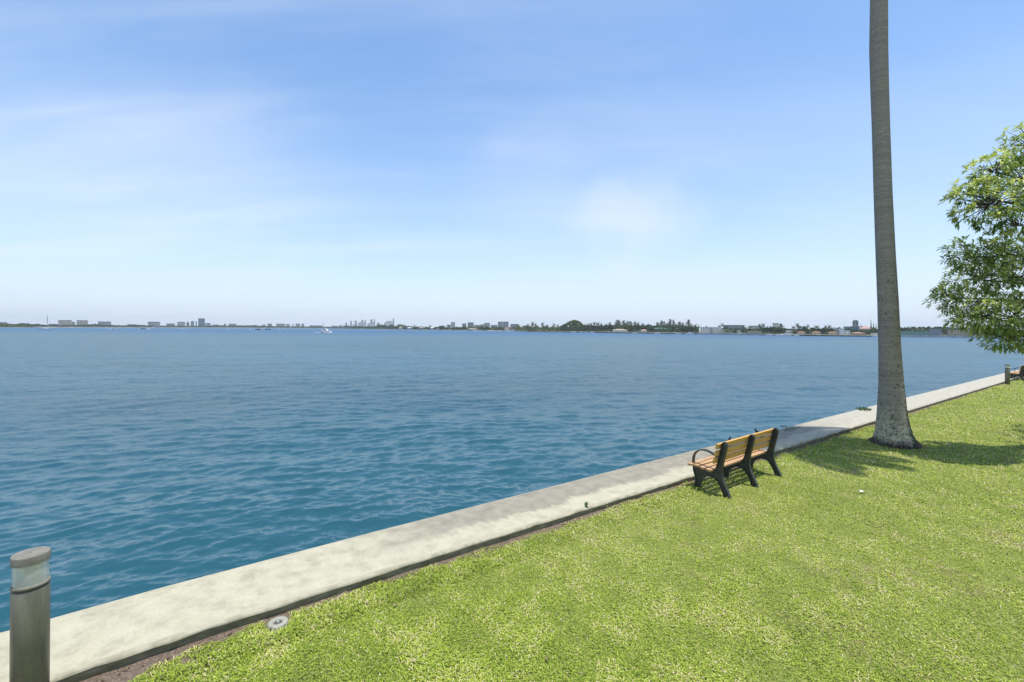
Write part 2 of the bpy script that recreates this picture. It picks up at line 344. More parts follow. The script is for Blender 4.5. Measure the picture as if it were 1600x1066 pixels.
# --- grass blades
def make_grass():
    N = 680000; g = np.random.default_rng(11)
    th = g.uniform(R(-42), R(58), N); r = np.exp(g.uniform(math.log(2.6), math.log(48), N))
    X = r*np.sin(th); Y = r*np.cos(th)
    s = X*WD.x+Y*WD.y; v = X*WN.x+Y*WN.y-np.interp(s, [-6, -1.3, -.2, 2, 7], [-.75, -.17, -.09, -.04, 0])
    def nz(f, seed):   # cheap smooth noise
        q = np.random.default_rng(seed); o = 0
        for i in range(10):
            a = q.uniform(0, 6.28); k = f*q.uniform(.6, 1.7); o = o+np.sin(k*(X*math.cos(a)+Y*math.sin(a))+q.uniform(0, 6.28))
        return o/math.sqrt(5)
    n1 = nz(1.6, 1); n2 = nz(5.5, 2); n3 = nz(16, 3)
    edge = VI+.0-.04*np.abs(nz(4, 5))-.04*np.abs(nz(13, 6))
    bare = np.clip((.15-s)/.8, 0, 1)*.26     # bare soil beside the wall at the near end
    keep = (v < edge-bare*(1+.35*nz(5, 9)))
    d2 = np.hypot(X-DONUT.x, Y-DONUT.y); keep &= (d2 > .125)
    d3 = np.hypot(X-PALM.x, Y-PALM.y); keep &= (d3 > .43)
    thin = np.clip((n1*.35+n2*.4+n3*.35-1.0)*1.3, 0, .7)
    keep &= (g.uniform(0, 1, N) > thin)
    X, Y, r, n1, n2, n3, v = (a[keep] for a in (X, Y, r, n1, n2, n3, v)); N = len(X)
    scale = np.maximum(1, r/6.5)**.75
    L = g.uniform(.022, .054, N)*(1+.12*n2)*scale**.55; Wd = g.uniform(.002, .0044, N)*scale**1.15
    az = g.uniform(0, 2*math.pi, N); tilt = g.uniform(R(25), R(80), N)
    hx, hy = np.cos(az), np.sin(az); px_, py_ = -hy, hx
    z0 = np.full(N, -.008)+.012*np.sin(X*1.3+Y*.7)+.01*np.sin(Y*2.1-X*.5)
    z0 += .035*np.clip((v-(VI-.45))/.15, 0, 1)
    def at(f, t):      # t: extra lean
        tt = np.minimum(tilt+t, R(100)); return X+hx*L*f*np.sin(tt*f**.3), Y+hy*L*f*np.sin(tt*f**.3), z0+L*f*np.cos(tt*f**.5*.9)
    V = np.zeros((N, 5, 3), np.float32)
    for j, (f, wf) in enumerate(((0, .8), (.55, 1.0))):
        ax, ay, az_ = at(f, .0)
        for sgn, k in ((-1, 0), (1, 1)):
            V[:, j*2+k, 0] = ax+px_*Wd*wf*sgn; V[:, j*2+k, 1] = ay+py_*Wd*wf*sgn; V[:, j*2+k, 2] = az_
    ax, ay, az_ = at(1.0, R(22)); V[:, 4, 0] = ax; V[:, 4, 1] = ay; V[:, 4, 2] = az_
    b = np.arange(N)[:, None]*5
    F = np.concatenate([b+np.array([0, 1, 3]), b+np.array([0, 3, 2]), b+np.array([2, 3, 4])], 0)
    tint = np.clip(.54+.05*n1+.07*n2+.04*n3+g.normal(0, .20, N), 0, 1)
    dry = (g.uniform(0, 1, N) < np.clip(.085+.05*n1+.07*n2+.07*n3, .03, .5))
    tint = np.where(dry, g.uniform(1.15, 1.6, N), tint)
    m = NT('grass_blade', 0.55, 0.25)
    t = m.attr('tint'); sc = m.math('MULTIPLY', t, .6)
    c = m.ramp(sc, [(0., (.07, .12, .015)), (.22, (.24, .33, .03)), (.42, (.43, .51, .065)), (.6, (.62, .64, .17)), (.70, (.68, .59, .30)), (.95, (.74, .62, .40))])
    m.col(c); tr = m.n('ShaderNodeBsdfTranslucent'); m.l(c, tr.inputs[0]); mx = m.n('ShaderNodeMixShader'); mx.inputs[0].default_value = .25
    m.l(m.b.outputs[0], mx.inputs[1]); m.l(tr.outputs[0], mx.inputs[2]); m.l(mx.outputs[0], m.out.inputs[0])
    o = npmesh('grass', V.reshape(-1, 3), F, m.m, attrs={'tint': np.repeat(tint, 5)}); tag(o, 'short green lawn grass with dry straw coloured patches', 'grass', kind='stuff')
PALM = Vector((9.2, 10.92, 0)); DONUT = un(431, 967, 0)-WN*.13
make_grass()
# ------------------------------------------------------------------ bollards
MBRONZE = None
def bollard_mats():
    m = NT('bronze_paint', .42, .4, .15); n = m.noise(m.co((6, 6, .7)), 2.2, 6, .6); n2 = m.noise(m.co(), 40, 4)
    m.col(m.mix(m.math('MULTIPLY', m.rng(n2, .5, .75), .3), m.ramp(n, [(.3, (.11, .104, .072)), (.7, (.21, .198, .148))]), (.05, .05, .03)))
    cp = NT('bollard_cap_paint', .6, .3); n = cp.noise(cp.co(), 9, 6, .65)
    cp.col(cp.ramp(n, [(.3, (.14, .13, .10)), (.6, (.22, .205, .165)), (.8, (.27, .255, .21))])); cp.bump(n, .2, .003)
    g = NT('clear_lens', .12, .5); g.b.inputs['Transmission Weight'].default_value = .7; g.b.inputs['IOR'].default_value = 1.3; g.col((.92, .93, .86))
    r = NT('reflector_metal', .35, .5, .6); n = r.noise(r.co((3, 3, 1)), 6, 2); r.col(r.ramp(n, [(.3, (.75, .72, .55)), (.7, (.95, .94, .88))]))
    return m.m, cp.m, g.m, r.m
MBO = bollard_mats()
def make_bollard():
    root = empty('bollard_light', (0, 0, 0)); r = .097
    MB().lathe([(r, -.06), (r, .885), (r-.002, .888)], 48).build('post', MBO[0], root, True).data
    MB().lathe([(r-.012, .885), (r-.012, .902), (r+.002, .904), (r+.003, .912), (r-.001, .922), (r-.006, .924)], 48).build('collar', MBO[1], root, True)
    ln = MB().lathe([(r-.006, .923), (r-.006, 1.062)], 48, caps=False).lathe([(r-.011, 1.062), (r-.011, .923)], 48, caps=False).build('lens', MBO[2], root, True)
    MB().lathe([(.030, .924), (.034, .96), (.046, .99), (.064, 1.035), (.082, 1.061)], 32).build('reflector', MBO[3], root, True)
    c = MB().lathe([(r-.004, 1.061), (r+.001, 1.063), (r+.002, 1.114), (r-.001, 1.120), (r-.008, 1.122), (.005, 1.124)], 48).build('cap', MBO[1], root, True)
    m = c.modifiers.new('edge', 'EDGE_SPLIT'); m.split_angle = R(35)
    MB().lathe([(.006, 1.1235), (.006, 1.1265), (.002, 1.127)], 12).build('screw', MBO[0], c)
    return root
b0 = make_bollard(); 
def rayat(px, py, Z):
    u = (px-800)/FP; v = (py-514)/FP; return Vector(((u+v*ROLL)*Z, Z, HC+(u*ROLL-v)*Z))
b0.location = (xat(51, 3.16), 3.16, 0)
tag(b0, 'bronze bollard light in the near left corner with its flat round cap and glassy lens', 'bollard light', 'bollard lights along the seawall')
b1 = copy_tree(b0); p = un(1574, 601, 0); b1.location = p; b1.scale = (1, 1, .94)
b1['label'] = 'small distant bollard light at the lawn edge under the leafy branch'
# ------------------------------------------------------------------ benches
def bench_mats():
    m = NT('slat_wood_plastic', .62, .3); n = m.noise(m.co((1.2, 26, 26)), 2.5, 6, .6); n2 = m.noise(m.co(), 3, 2)
    m.col(m.ramp(n, [(.25, (.33, .15, .055)), (.5, (.47, .235, .09)), (.75, (.58, .33, .15))])); m.bump(n, .25, .003)
    s = NT('seat_slat_wood', .62, .3); n = s.noise(s.co((1.2, 26, 26)), 2.5, 6, .6)
    s.col(s.ramp(n, [(.25, (.30, .16, .075)), (.5, (.45, .27, .13)), (.75, (.58, .37, .20))])); s.bump(n, .25, .003)
    b = NT('black_cast_metal', .45, .45); n = b.noise(b.co(), 14, 5, .6)
    b.col(b.ramp(n, [(.3, (.018, .020, .018)), (.7, (.050, .055, .048))])); b.bump(n, .15, .004)
    bk = NT('backrest_slat_wood', .6, .3); n = bk.noise(bk.co((1.2, 26, 26)), 2.5, 6, .6)
    bk.col(bk.ramp(n, [(.25, (.40, .19, .045)), (.5, (.58, .32, .08)), (.75, (.70, .43, .15))])); bk.bump(n, .25, .003)
    return bk.m, s.m, b.m
MBK, MST, MIRON = bench_mats()
def smooth_closed(P, it=2):
    for _ in range(it):
        Q = []
        for i in range(len(P)):
            a, b = np.array(P[i]), np.array(P[(i+1) % len(P)]); Q += [tuple(a*.75+b*.25), tuple(a*.25+b*.75)]
        P = Q
    return P
OUT = [(-.375, 0), (-.345, .07), (-.29, .17), (-.245, .27), (-.225, .38), (-.235, .50), (-.262, .62), (-.288, .74), (-.305, .83), (-.298, .875), (-.27, .895), (-.238, .885), (-.215, .84),
       (-.195, .72), (-.165, .58), (-.135, .47), (-.10, .405), (-.02, .382), (.10, .385), (.20, .395), (.27, .395), (.288, .365), (.275, .29), (.24, .20), (.24, .10), (.265, 0),
       (.155, 0), (.155, .08), (.13, .17), (.07, .235), (.0, .275), (-.07, .275), (-.14, .24), (-.195, .17), (-.235, .09), (-.265, 0)]
def frame_mesh(mb, x):
    P = []
    keep = {0, 25, 26, 35}
    n = len(OUT)
    for i in range(n):          # one chaikin pass that keeps the foot corners
        a, b = np.array(OUT[i]), np.array(OUT[(i+1) % n])
        if i in keep: P.append(tuple(a))
        else: P.append(tuple(a*.75+b*.25))
        if (i+1) % n not in keep: P.append(tuple(a*.25+b*.75))
    P = np.array(P); n = len(P)
    tang = np.roll(P, -1, 0)-np.roll(P, 1, 0); tang /= np.linalg.norm(tang, axis=1)[:, None]
    inn = np.stack([tang[:, 1], -tang[:, 0]], 1)
    area = .5*np.sum(P[:, 0]*np.roll(P[:, 1], -1)-np.roll(P[:, 0], -1)*P[:, 1])
    if area > 0: inn = -inn     # inward normal
    Q = P+inn*.013
    def poly(A, xx): return [(xx, a[0], a[1]) for a in A]
    # web plate
    w = .012; b = len(mb.v)
    mb.add(poly(Q, x-w)+poly(Q, x+w), [list(range(n)), list(range(2*n-1, n-1, -1))])
    # rim
    h = .029; vs = poly(P, x-h)+poly(P, x+h)+poly(Q, x+h)+poly(Q, x-h); fs = []
    for i in range(n):
        j = (i+1) % n
        for a in range(4):
            c = (a+1) % 4; fs.append([a*n+i, a*n+j, c*n+j, c*n+i])
    mb.add(vs, fs)
    # raised rib down the back leg
    return mb
def make_bench():
    root = empty('park_bench', (0, 0, 0)); Lb = 1.84
    for i, x in enumerate((0.0, Lb/2, Lb)):
        f = frame_mesh(MB(), x).build('side_frame', MIRON, root)
        for ya, yb_ in ((-.372, -.268), (.157, .263)): MB().box(x-.03, x+.03, ya, yb_, -.02, .012).build('foot', MIRON, f, bevel=.004)
        for zc in (.575, .697, .819):
            yb = float(np.interp(zc, [.47, .58, .72, .84], [-.135, -.165, -.195, -.215]))+.039; MB().box(x-.009, x+.009, yb-.004, yb+.004, zc-.009, zc+.009).build('bolt', MIRON, f)
        if i != 1:
            A = [(-.185, .60), (-.13, .628), (-.06, .66), (.02, .685), (.10, .69), (.17, .67), (.235, .625), (.275, .56), (.288, .48), (.284, .40)]
            for _ in range(2):
                B = [A[0]]
                for k in range(len(A)-1):
                    a, b = np.array(A[k]), np.array(A[k+1]); B += [tuple(a*.75+b*.25), tuple(a*.25+b*.75)]
                A = B+[A[-1]]
            A = np.array(A); T = np.gradient(A, axis=0); T /= np.linalg.norm(T, axis=1)[:, None]; Nn = np.stack([-T[:, 1], T[:, 0]], 1)
            vs = []; h = .027
            for xx, of in ((-h, .011), (h, .011), (h, -.011), (-h, -.011)):
                vs += [(x+xx, p[0], p[1]) for p in A+Nn*of]
            n = len(A); fs = [[a*n+i, a*n+i+1, ((a+1) % 4)*n+i+1, ((a+1) % 4)*n+i] for a in range(4) for i in range(n-1)]+[[0, n, 2*n, 3*n], [n-1, 4*n-1, 3*n-1, 2*n-1]]
            MB().add(vs, fs).build('armrest', MIRON, root)
    ys = [(.300, .408, -3), (.190, .413, 1), (.080, .402, 4), (-.030, .393, 5)]
    def slat(y, z, ang, w, t, mat, x0=-.125, x1=Lb+.085):
        ca, sa = math.cos(R(ang)), math.sin(R(ang)); vs = []
        for xx in (x0, x1):
            for a, b in ((-w/2, -t/2), (w/2, -t/2), (w/2, t/2), (-w/2, t/2)):
                vs.append((xx, y+a*ca-b*sa, z+a*sa+b*ca))
        return MB().add(vs, [(0, 3, 2, 1), (4, 5, 6, 7), (0, 1, 5, 4), (1, 2, 6, 5), (2, 3, 7, 6), (3, 0, 4, 7)])
    for y, z, a in ys: slat(y-.02, z+.008, a, .084, .034, MST).build('seat_slat', MST, root, bevel=.005)
    for k, zc in enumerate((.575, .697, .819)):
        yb = float(np.interp(zc, [.47, .58, .72, .84], [-.135, -.165, -.195, -.215]))+.020
        slat(yb, zc, 104, .088, .034, MBK).build('backrest_slat', MBK, root, bevel=.005)
    return root
bench = make_bench()
def place_bench(o, near_foot, ang=55.0):
    d = Vector((math.sin(R(ang)), math.cos(R(ang)), 0)); fw = Vector((-d.y, d.x, 0))
    o.rotation_euler = (0, 0, math.atan2(d.y, d.x)); o.location = near_foot+fw*.395
place_bench(bench, un(1144.5, 780.5, 0), 53.0)
tag(bench, 'bench with ochre slats and black cast frames facing the water beside the palm trunk', 'bench', 'benches facing the water')
bench2 = copy_tree(bench); bench2['label'] = 'far bench cut off by the right edge of the photo, beyond the small bollard'
place_bench(bench2, un(1604, 596.5, 0), 55.0)
# ------------------------------------------------------------------ lawn and wall odds and ends
def make_donut():
    root = empty('sprinkler', (DONUT.x, DONUT.y, .032)); tag(root, 'round concrete sprinkler collar with a dark middle set in the grass by the seawall', 'sprinkler')
    pr = [(.034, -.03), (.035, .004), (.043, .012), (.058, .016), (.076, .013), (.085, .004), (.088, -.03)]
    m = plain('donut_concrete', (.30, .295, .24), .9, .2, var=.2, scale=30)
    MB().lathe(pr, 40, caps=False).build('collar', m, root, True)
    h = MB().lathe([(.036, -.01), (.030, .0), (.024, .004), (.022, .012), (.006, .014)], 24).build('sprinkler_head', plain('sprinkler_plastic', (.10, .095, .09), .5, .4), root, True)
    MB().lathe([(.012, .013), (.012, .0165), (.004, .018)], 16).build('nozzle', plain('sprinkler_top', (.35, .34, .32), .5), h)
make_donut()
def make_cleat(p, ang, label):
    p = Vector((p.x, p.y, ZC+.004)); root = empty('mooring_cleat', p, R(ang)); tag(root, label, 'mooring cleat', 'mooring cleats on the seawall')
    MB().box(-.10, .10, -.035, .035, 0, .014).build('base_plate', MIRON, root, bevel=.004)
    MB().lathe([(.03, .01), (.024, .05), (.024, .085), (.01, .092)], 12, (-.05, 0)).build('stem', MIRON, root, True)
    MB().tube([(-.10, 0, .055), (-.05, 0, .065), (.02, 0, .075), (.09, 0, .105), (.14, 0, .150), (.16, 0, .19)], [.014, .030, .032, .028, .020, .006], 12).build('horn', MIRON, root, True)
    return root
t_ = un(1141.5, 684, .28); make_cleat(t_-WD*.16, 35, 'dark metal cleat horn showing above the near half of the bench backrest')
t_ = un(1179.5, 671.5, .28); make_cleat(t_+WD*.16, 215, 'dark metal cleat horn showing above the far half of the bench backrest')
def weed(px, py, rad, n, h, label, seed, elong=1.0, name='wall_weed'):
    g = random.Random(seed); base = un(px, py, ZC+.002); mb = MB()
    for i in range(n):
        a = g.uniform(0, 6.28); rr = rad*math.sqrt(g.random()); q = WD*(rr*math.cos(a)*elong)+WN*(rr*math.sin(a))
        L = g.uniform(.4, 1)*h; aa = g.uniform(0, 6.28); w = L*.18; dx, dy = math.cos(aa), math.sin(aa); k = g.uniform(.4, 1.0)
        P = [(q.x-dy*w*.5, q.y+dx*w*.5, 0), (q.x+dy*w*.5, q.y-dx*w*.5, 0), (q.x+dx*L*k*.5+dy*w, q.y+dy*L*k*.5-dx*w, L*.6), (q.x+dx*L*k, q.y+dy*L*k, L*.75), (q.x+dx*L*k*.5-dy*w, q.y+dy*L*k*.5+dx*w, L*.6)]
        mb.add(P, [(0, 1, 2, 4), (4, 2, 3)])
    t = []; 
    for i in range(n): t += [g.random()]*5
    o = npmesh(name, np.array(mb.v), mb.f, MWEED, attrs={'tint': t}); o.location = base; tag(o, label, 'weed')
MWEED = foliage('weed_leaf', (.015, .045, .012), (.07, .14, .03))
weed(1350, 640.5, .2, 110, .10, 'small green weed tuft growing on the water edge of the seawall left of the palm', 1, 1.5)
weed(1238, 671, .10, 170, .035, 'dark creeping weed trailing over the shaded seawall just behind the bench', 2, 4.5)
weed(1224, 667.5, .08, 20, .07, 'tiny dark sprig on the seawall rim next to the far end of the bench', 4)
weed(915, 792, .02, 7, .09, 'thin green sprout at the lawn edge of the seawall in front of the bench', 5)
sc = MB().add([(-.03, -.02, .02), (.03, -.025, .03), (.035, .02, .022), (-.02, .03, .035), (0, 0, .045)], [(0, 1, 4), (1, 2, 4), (2, 3, 4), (3, 0, 4)]).build('fallen_petal', plain('white_petal', (.75, .72, .66), .7))
sc.location = un(1346, 770, .02); tag(sc, 'small white fallen petal lying alone on the lawn below the palm', 'petal')
def litter():      # loose dry leaves and clippings beside the wall
    g = random.Random(5); mb = MB(); T = []
    for i in range(420):
        if g.random() < .75: s = g.uniform(-1.5, 9); v = VI-abs(g.gauss(0, .16))-.02
        else: s = g.uniform(-2, 16); v = VI-g.uniform(.2, 5)
        p = SV(s, v, .035 if v > VI-.3 else .03); a = g.uniform(0, 6.28); L = g.uniform(.012, .04); w = L*g.uniform(.15, .4); dx, dy = math.cos(a), math.sin(a)
        mb.add([(p.x, p.y, p.z), (p.x+dx*L*.5+dy*w, p.y+dy*L*.5-dx*w, p.z+.008), (p.x+dx*L, p.y+dy*L, p.z+.003), (p.x+dx*L*.5-dy*w, p.y+dy*L*.5+dx*w, p.z+.01)], [(0, 1, 2, 3)]); T += [g.random()]*4
    tag(npmesh('leaf_litter', np.array(mb.v), mb.f, foliage('dry_leaf', (.06, .035, .02), (.26, .19, .11), .1), attrs={'tint': T}), 'dry leaf bits and clippings scattered along the seawall', 'leaf litter', kind='stuff')
litter()
# ------------------------------------------------------------------ foreground royal palm
def frond(mb, T, L, el, az, droop, g, nl=52, wl=.62, lw=.036):
    d = Vector((math.cos(az), math.sin(az), 0)); P = []; ang = el; p = Vector((0, 0, 0)); n = 18
    for i in range(n+1):
        P.append(p.copy()); p += (d*math.cos(ang)+Vector((0, 0, math.sin(ang))))*L/n; ang -= droop/n*(.4+1.2*i/n)
    sd = Vector((-d.y, d.x, 0))
    b = len(mb.v); mb.tube(P, [.03*(1-.85*i/n) for i in range(n+1)], 5); T += [.2]*(len(mb.v)-b)
    for i in range(nl):
        f = .12+.87*i/nl; q = f*n; k = int(q); c = P[k].lerp(P[min(k+1, n)], q-k); tg = (P[min(k+1, n)]-P[k]).normalized()
        ll = wl*(math.sin(math.pi*min(1, f*.9+.12))**.6)*g.uniform(.85, 1.1)
        for sgn in (-1, 1):
            o = (sd*sgn*.85+tg*.5+Vector((0, 0, g.uniform(-.15, .35)))).normalized(); mid = c+o*ll*.55; tip = c+o*ll+Vector((0, 0, -ll*.38))
            wv = tg*lw; b = len(mb.v)
            mb.add([c-wv*.4, c+wv*.4, mid+wv, tip, mid-wv], [(0, 1, 2, 4), (4, 2, 3)]); T += [g.uniform(.2, 1)]*5
MFROND = foliage('palm_frond', (.02, .06, .012), (.09, .17, .03), .25)
def make_palm():
    D = PALM.y; g = random.Random(4)
    prof = [(-60, 1369, 26), (0, 1369.5, 28.5), (75, 1369.5, 30), (140, 1371.5, 29.5), (200, 1374, 29), (300, 1378, 30), (400, 1383, 32), (470, 1387, 34), (540, 1390, 36), (600, 1393, 41), (640, 1394.5, 48), (662, 1396, 54), (676, 1397.5, 61), (686, 1399, 69), (692, 1400, 75), (697, 1400.5, 78)]
    root = empty('royal_palm', (PALM.x, PALM.y, 0)); tag(root, 'tall grey palm trunk with a flared mossy base on the lawn beside the bench', 'palm tree')
    rows = []
    for y, x, w in prof:
        z = zat(x, y, D); a = (x-800)/FP; rows.append((z, xat(x, D), w/2*D/FP/math.sqrt(1+a*a)))
    rows.sort(); z0 = rows[0][0]
    zs = np.array([q[0] for q in rows]); xs = np.array([q[1] for q in rows]); rs = np.array([q[2] for q in rows])
    zt = 14.2; top_x = xs[-1]+(zt-zs[-1])*(-.02)
    zs = np.append(zs, zt); xs = np.append(xs, top_x); rs = np.append(rs, .17)
    Z = np.concatenate([np.arange(-.06, 1.2, .02), np.arange(1.2, zt+.01, .05)]); n = 56; V = []
    gg = np.random.default_rng(2); ph = gg.uniform(0, 6.28, 12)
    for z in Z:
        zc = max(z, zs[0]); x = np.interp(zc, zs, xs); r = np.interp(zc, zs, rs)
        for i in range(n):
            a = 2*math.pi*i/n; root_ = max(0, 1-z/.35)
            e = 1+.006*math.sin(3*a+ph[0]+z)+.010*root_*math.sin(7*a+ph[1]+2*math.sin(z*9))+.022*root_*math.sin(13*a+ph[2]+5*z)+.02*root_*math.sin(31*z+5*math.sin(2*a))
            e += .0025*math.sin(z*42+2*math.sin(a))
            V.append((x+r*e*math.cos(a)-PALM.x, r*e*math.sin(a), z))
    m_ = len(Z); F = np.array([[j*n+i, j*n+(i+1) % n, (j+1)*n+(i+1) % n, (j+1)*n+i] for j in range(m_-1) for i in range(n)])
    m = NT('palm_bark', .88, .2); c = m.co(); s = m.n('ShaderNodeSeparateXYZ'); m.l(m.tc.outputs['Object'], s.inputs[0]); zz = s.outputs[2]; xx = s.outputs[0]
    fine = m.noise(c, 28, 6, .7); ringn = m.noise(m.co((.7, .7, 9)), 2.2, 5, .6, .4); lich = m.noise(c, 4.5, 6, .68); blot = m.noise(c, 11, 5, .7)
    col = m.ramp(ringn, [(.25, (.21, .185, .145)), (.5, (.275, .245, .195)), (.75, (.345, .31, .25))])
    low = m.rng(zz, 1.1, .25)
    col = m.mix(m.math('MULTIPLY', low, m.rng(lich, .38, .60)), col, (.52, .49, .33))
    # dark algae speckle low down; right flank darker overall
    side = m.rng(m.math('ADD', xx, m.math('MULTIPLY', zz, .045)), -.02, .40); upto = m.rng(zz, 4.0, 1.2)
    col = m.mix(m.math('MULTIPLY', m.rng(fine, .35, .65), .35), col, (.10, .095, .075))
    sp_ = m.math('ADD', m.math('MULTIPLY', m.math('MULTIPLY', side, upto), .30), m.math('MULTIPLY', m.rng(zz, 1.2, .2), .03))
    k = m.rng(m.math('ADD', m.math('ADD', m.math('MULTIPLY', fine, .6), m.math('MULTIPLY', blot, .4)), sp_), .55, .60)
    col = m.mix(m.math('MULTIPLY', m.math('MULTIPLY', k, m.rng(zz, 6., 2.5, .12, 1)), .85), col, (.030, .036, .018))
    foot = m.rng(m.math('ADD', zz, m.math('MULTIPLY', m.math('SUBTRACT', blot, .5), .5)), .16, .04); col = m.mix(m.math('MULTIPLY', foot, .85), col, (.022, .017, .012))
    m.col(col); m.bump(m.math('ADD', m.math('MULTIPLY', ringn, .5), fine), .5, .02)
    npmesh('trunk', V, F, m.m, root, True)
    # aerial root mat around the foot
    mb = MB()
    for i in range(44):
        a = g.uniform(0, 6.28); r0 = .40; rr = g.uniform(.42, .50); mb.tube([(r0*math.cos(a), r0*math.sin(a), g.uniform(.05, .16)), (rr*math.cos(a+.05), rr*math.sin(a+.05), .05), ((rr+.04)*math.cos(a+.1), (rr+.04)*math.sin(a+.1), -.02)], [.016, .014, .008], 5)
    mb.build('root_mat', plain('root_bark', (.10, .08, .06), .9, var=.5, scale=20), root)
    tx = top_x-PALM.x
    MB().tube([(tx, 0, zt-.05), (tx-.01, 0, zt+.4), (tx-.02, 0, zt+1.5)], [.18, .2, .12], 20).build('crownshaft', plain('crownshaft_green', (.10, .18, .04), .4), root, True)
    for i in range(24):
        mb = MB(); T = []; frond(mb, T, g.uniform(2.8, 3.4), R(g.choice([65, 45, 28, 10])), i*2.4+g.uniform(-.2, .2), R(g.uniform(70, 105)), g)
        o = npmesh('frond', np.array(mb.v), mb.f, MFROND, root, attrs={'tint': T}); o.location = (tx-.02, 0, zt+1.45)
make_palm()
# ------------------------------------------------------------------ leafy tree at the right edge
def make_tree():
    g = random.Random(21); TX, TY = 14.3, 11.0
    root = empty('leafy_tree', (TX, TY, 0)); tag(root, 'leafy green tree with long glossy leaves reaching in from the right edge', 'tree')
    bark = plain('tree_bark', (.085, .07, .055), .9, .2, var=.4, scale=9)
    MB().tube([(0, 0, -.1), (.03, .02, .6), (-.03, 0, 1.4), (.05, 0, 2.2), (.0, 0, 3.2), (-.05, .1, 4.4), (0, .1, 6.0), (.1, 0, 7.6)], [.30, .22, .19, .18, .16, .12, .07, .02], 14).build('trunk', bark, root, True)
    # crown lobes: photo px, py, depth, radius m
    D = 10.0
    lobes = []
    for px, py, dd, rx, rz in [(1600, 222, 10.0, .50, .42), (1545, 262, 9.9, .38, .30), (1600, 285, 10.2, .85, .62), (1540, 315, 9.8, .72, .50), (1515, 300, 10.3, .40, .3), (1585, 345, 9.6, .55, .25),
                           (1510, 395, 10.0, .42, .35), (1560, 390, 9.7, .55, .30), (1525, 430, 10.2, .60, .42), (1575, 430, 9.7, .6, .5), (1600, 400, 10.3, .6, .6),
                           (1490, 465, 10.0, .42, .30), (1530, 490, 9.7, .60, .40), (1580, 490, 9.8, .60, .50), (1520, 505, 10.2, .35, .2), (1570, 525, 9.8, .52, .26), (1600, 520, 10.0, .6, .35), (1475, 458, 10.0, .18, .12)]:
        lobes.append((Vector((xat(px, dd), dd, zat(px, py, dd))), rx, rz, 1.0))
    for i in range(14):      # the rest of the crown, outside the photo
        a = g.uniform(0, 6.28); zc = g.uniform(2.8, 8.6); rr = g.uniform(.6, 3.0)*(1-abs(zc-5)/6)
        p = Vector((TX+.6+rr*math.cos(a), TY-.2+rr*math.sin(a), zc))
        if p.x-.9 < 1.15*(p.y-.3): continue
        lobes.append((p, .9, .6, .25))
    BV = MB(); leafV = []; leafF = []; T = []
    limbs = []
    for k, (c, rx, rz, dn) in enumerate(lobes):
        z_s = max(1.7, min(6.5, c.z-1.0+g.uniform(-.3, .3))); a = Vector((TX, TY, z_s)); b = c+Vector((.1, 0, -.1))
        mid = a.lerp(b, .5)+Vector((0, g.uniform(-.15, .15), .10*(b-a).length)); q1 = a.lerp(mid, .5)+Vector((0, 0, .05)); q2 = mid.lerp(b, .5)
        off_ = Vector((TX, TY, 0))
        mb = MB().tube([a-off_, q1-off_, mid-off_, q2-off_, b-off_], [.075, .055, .04, .028, .012], 7); mb.build('limb', bark, root, True)
        nw = int(330*rx*rx*(rz/rx)**.5*dn)+8; tw = MB()
        for w in range(nw):
            while True:
                d = Vector((g.uniform(-1, 1), g.uniform(-1, 1), g.uniform(-1, 1)))
                if .25 < d.length < 1: break
            p = c+Vector((d.x*rx, d.y*rx, d.z*rz)); out = Vector((d.x, d.y, d.z*.8+.35)).normalized()
            if w % 3 == 0: tw.tube([b.lerp(p, .1)-off_, b.lerp(p, .6)+Vector((0, 0, .04))-off_, p-off_], [.009, .006, .003], 4, caps=False)
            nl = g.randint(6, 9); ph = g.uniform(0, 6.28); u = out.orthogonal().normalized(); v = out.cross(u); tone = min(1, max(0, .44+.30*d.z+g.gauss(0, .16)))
            for l in range(nl):
                aa = ph+l*2.4; sp_ = g.uniform(.5, 1.15); ld = (out*math.cos(sp_)+(u*math.cos(aa)+v*math.sin(aa))*math.sin(sp_)); ld.z -= .18; ld.normalize()
                L = g.uniform(.08, .165); W_ = L*g.uniform(.12, .17); st = p+ld*.015
                side = ld.cross(Vector((g.uniform(-.3, .3), g.uniform(-.3, .3), 1))).normalized(); nn = side.cross(ld).normalized()
                fold = nn*(-W_*.35)
                pts = [st, st+ld*L*.35+side*W_*.8-fold, st+ld*L*.70+side*W_-fold+Vector((0, 0, -L*.05)), st+ld*L+Vector((0, 0, -L*.18)), st+ld*L*.70-side*W_-fold+Vector((0, 0, -L*.05)), st+ld*L*.35-side*W_*.8-fold, st+ld*L*.38, st+ld*L*.72+Vector((0, 0, -L*.05))]
                bI = len(leafV); leafV += [tuple(q_-off_) for q_ in pts]
                leafF += [[bI, bI+1, bI+6], [bI, bI+6, bI+5], [bI+1, bI+2, bI+7], [bI+1, bI+7, bI+6], [bI+5, bI+6, bI+7], [bI+5, bI+7, bI+4], [bI+2, bI+3, bI+7], [bI+7, bI+3, bI+4]]
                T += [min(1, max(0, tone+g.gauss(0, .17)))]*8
        BV.add(tw.v, tw.f)
    BV.build('twigs', bark, root)['kind'] = 'stuff'
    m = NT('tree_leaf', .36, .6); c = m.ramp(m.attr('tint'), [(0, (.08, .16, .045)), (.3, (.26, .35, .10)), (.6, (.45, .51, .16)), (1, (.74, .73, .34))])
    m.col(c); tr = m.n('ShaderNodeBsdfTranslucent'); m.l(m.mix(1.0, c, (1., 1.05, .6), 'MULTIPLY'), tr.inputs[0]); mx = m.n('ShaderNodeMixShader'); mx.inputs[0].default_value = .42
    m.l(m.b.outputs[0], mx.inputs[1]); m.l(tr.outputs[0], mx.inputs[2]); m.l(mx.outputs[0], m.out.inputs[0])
    npmesh('crown', np.array(leafV), np.array(leafF), m.m, root, True, {'tint': T})
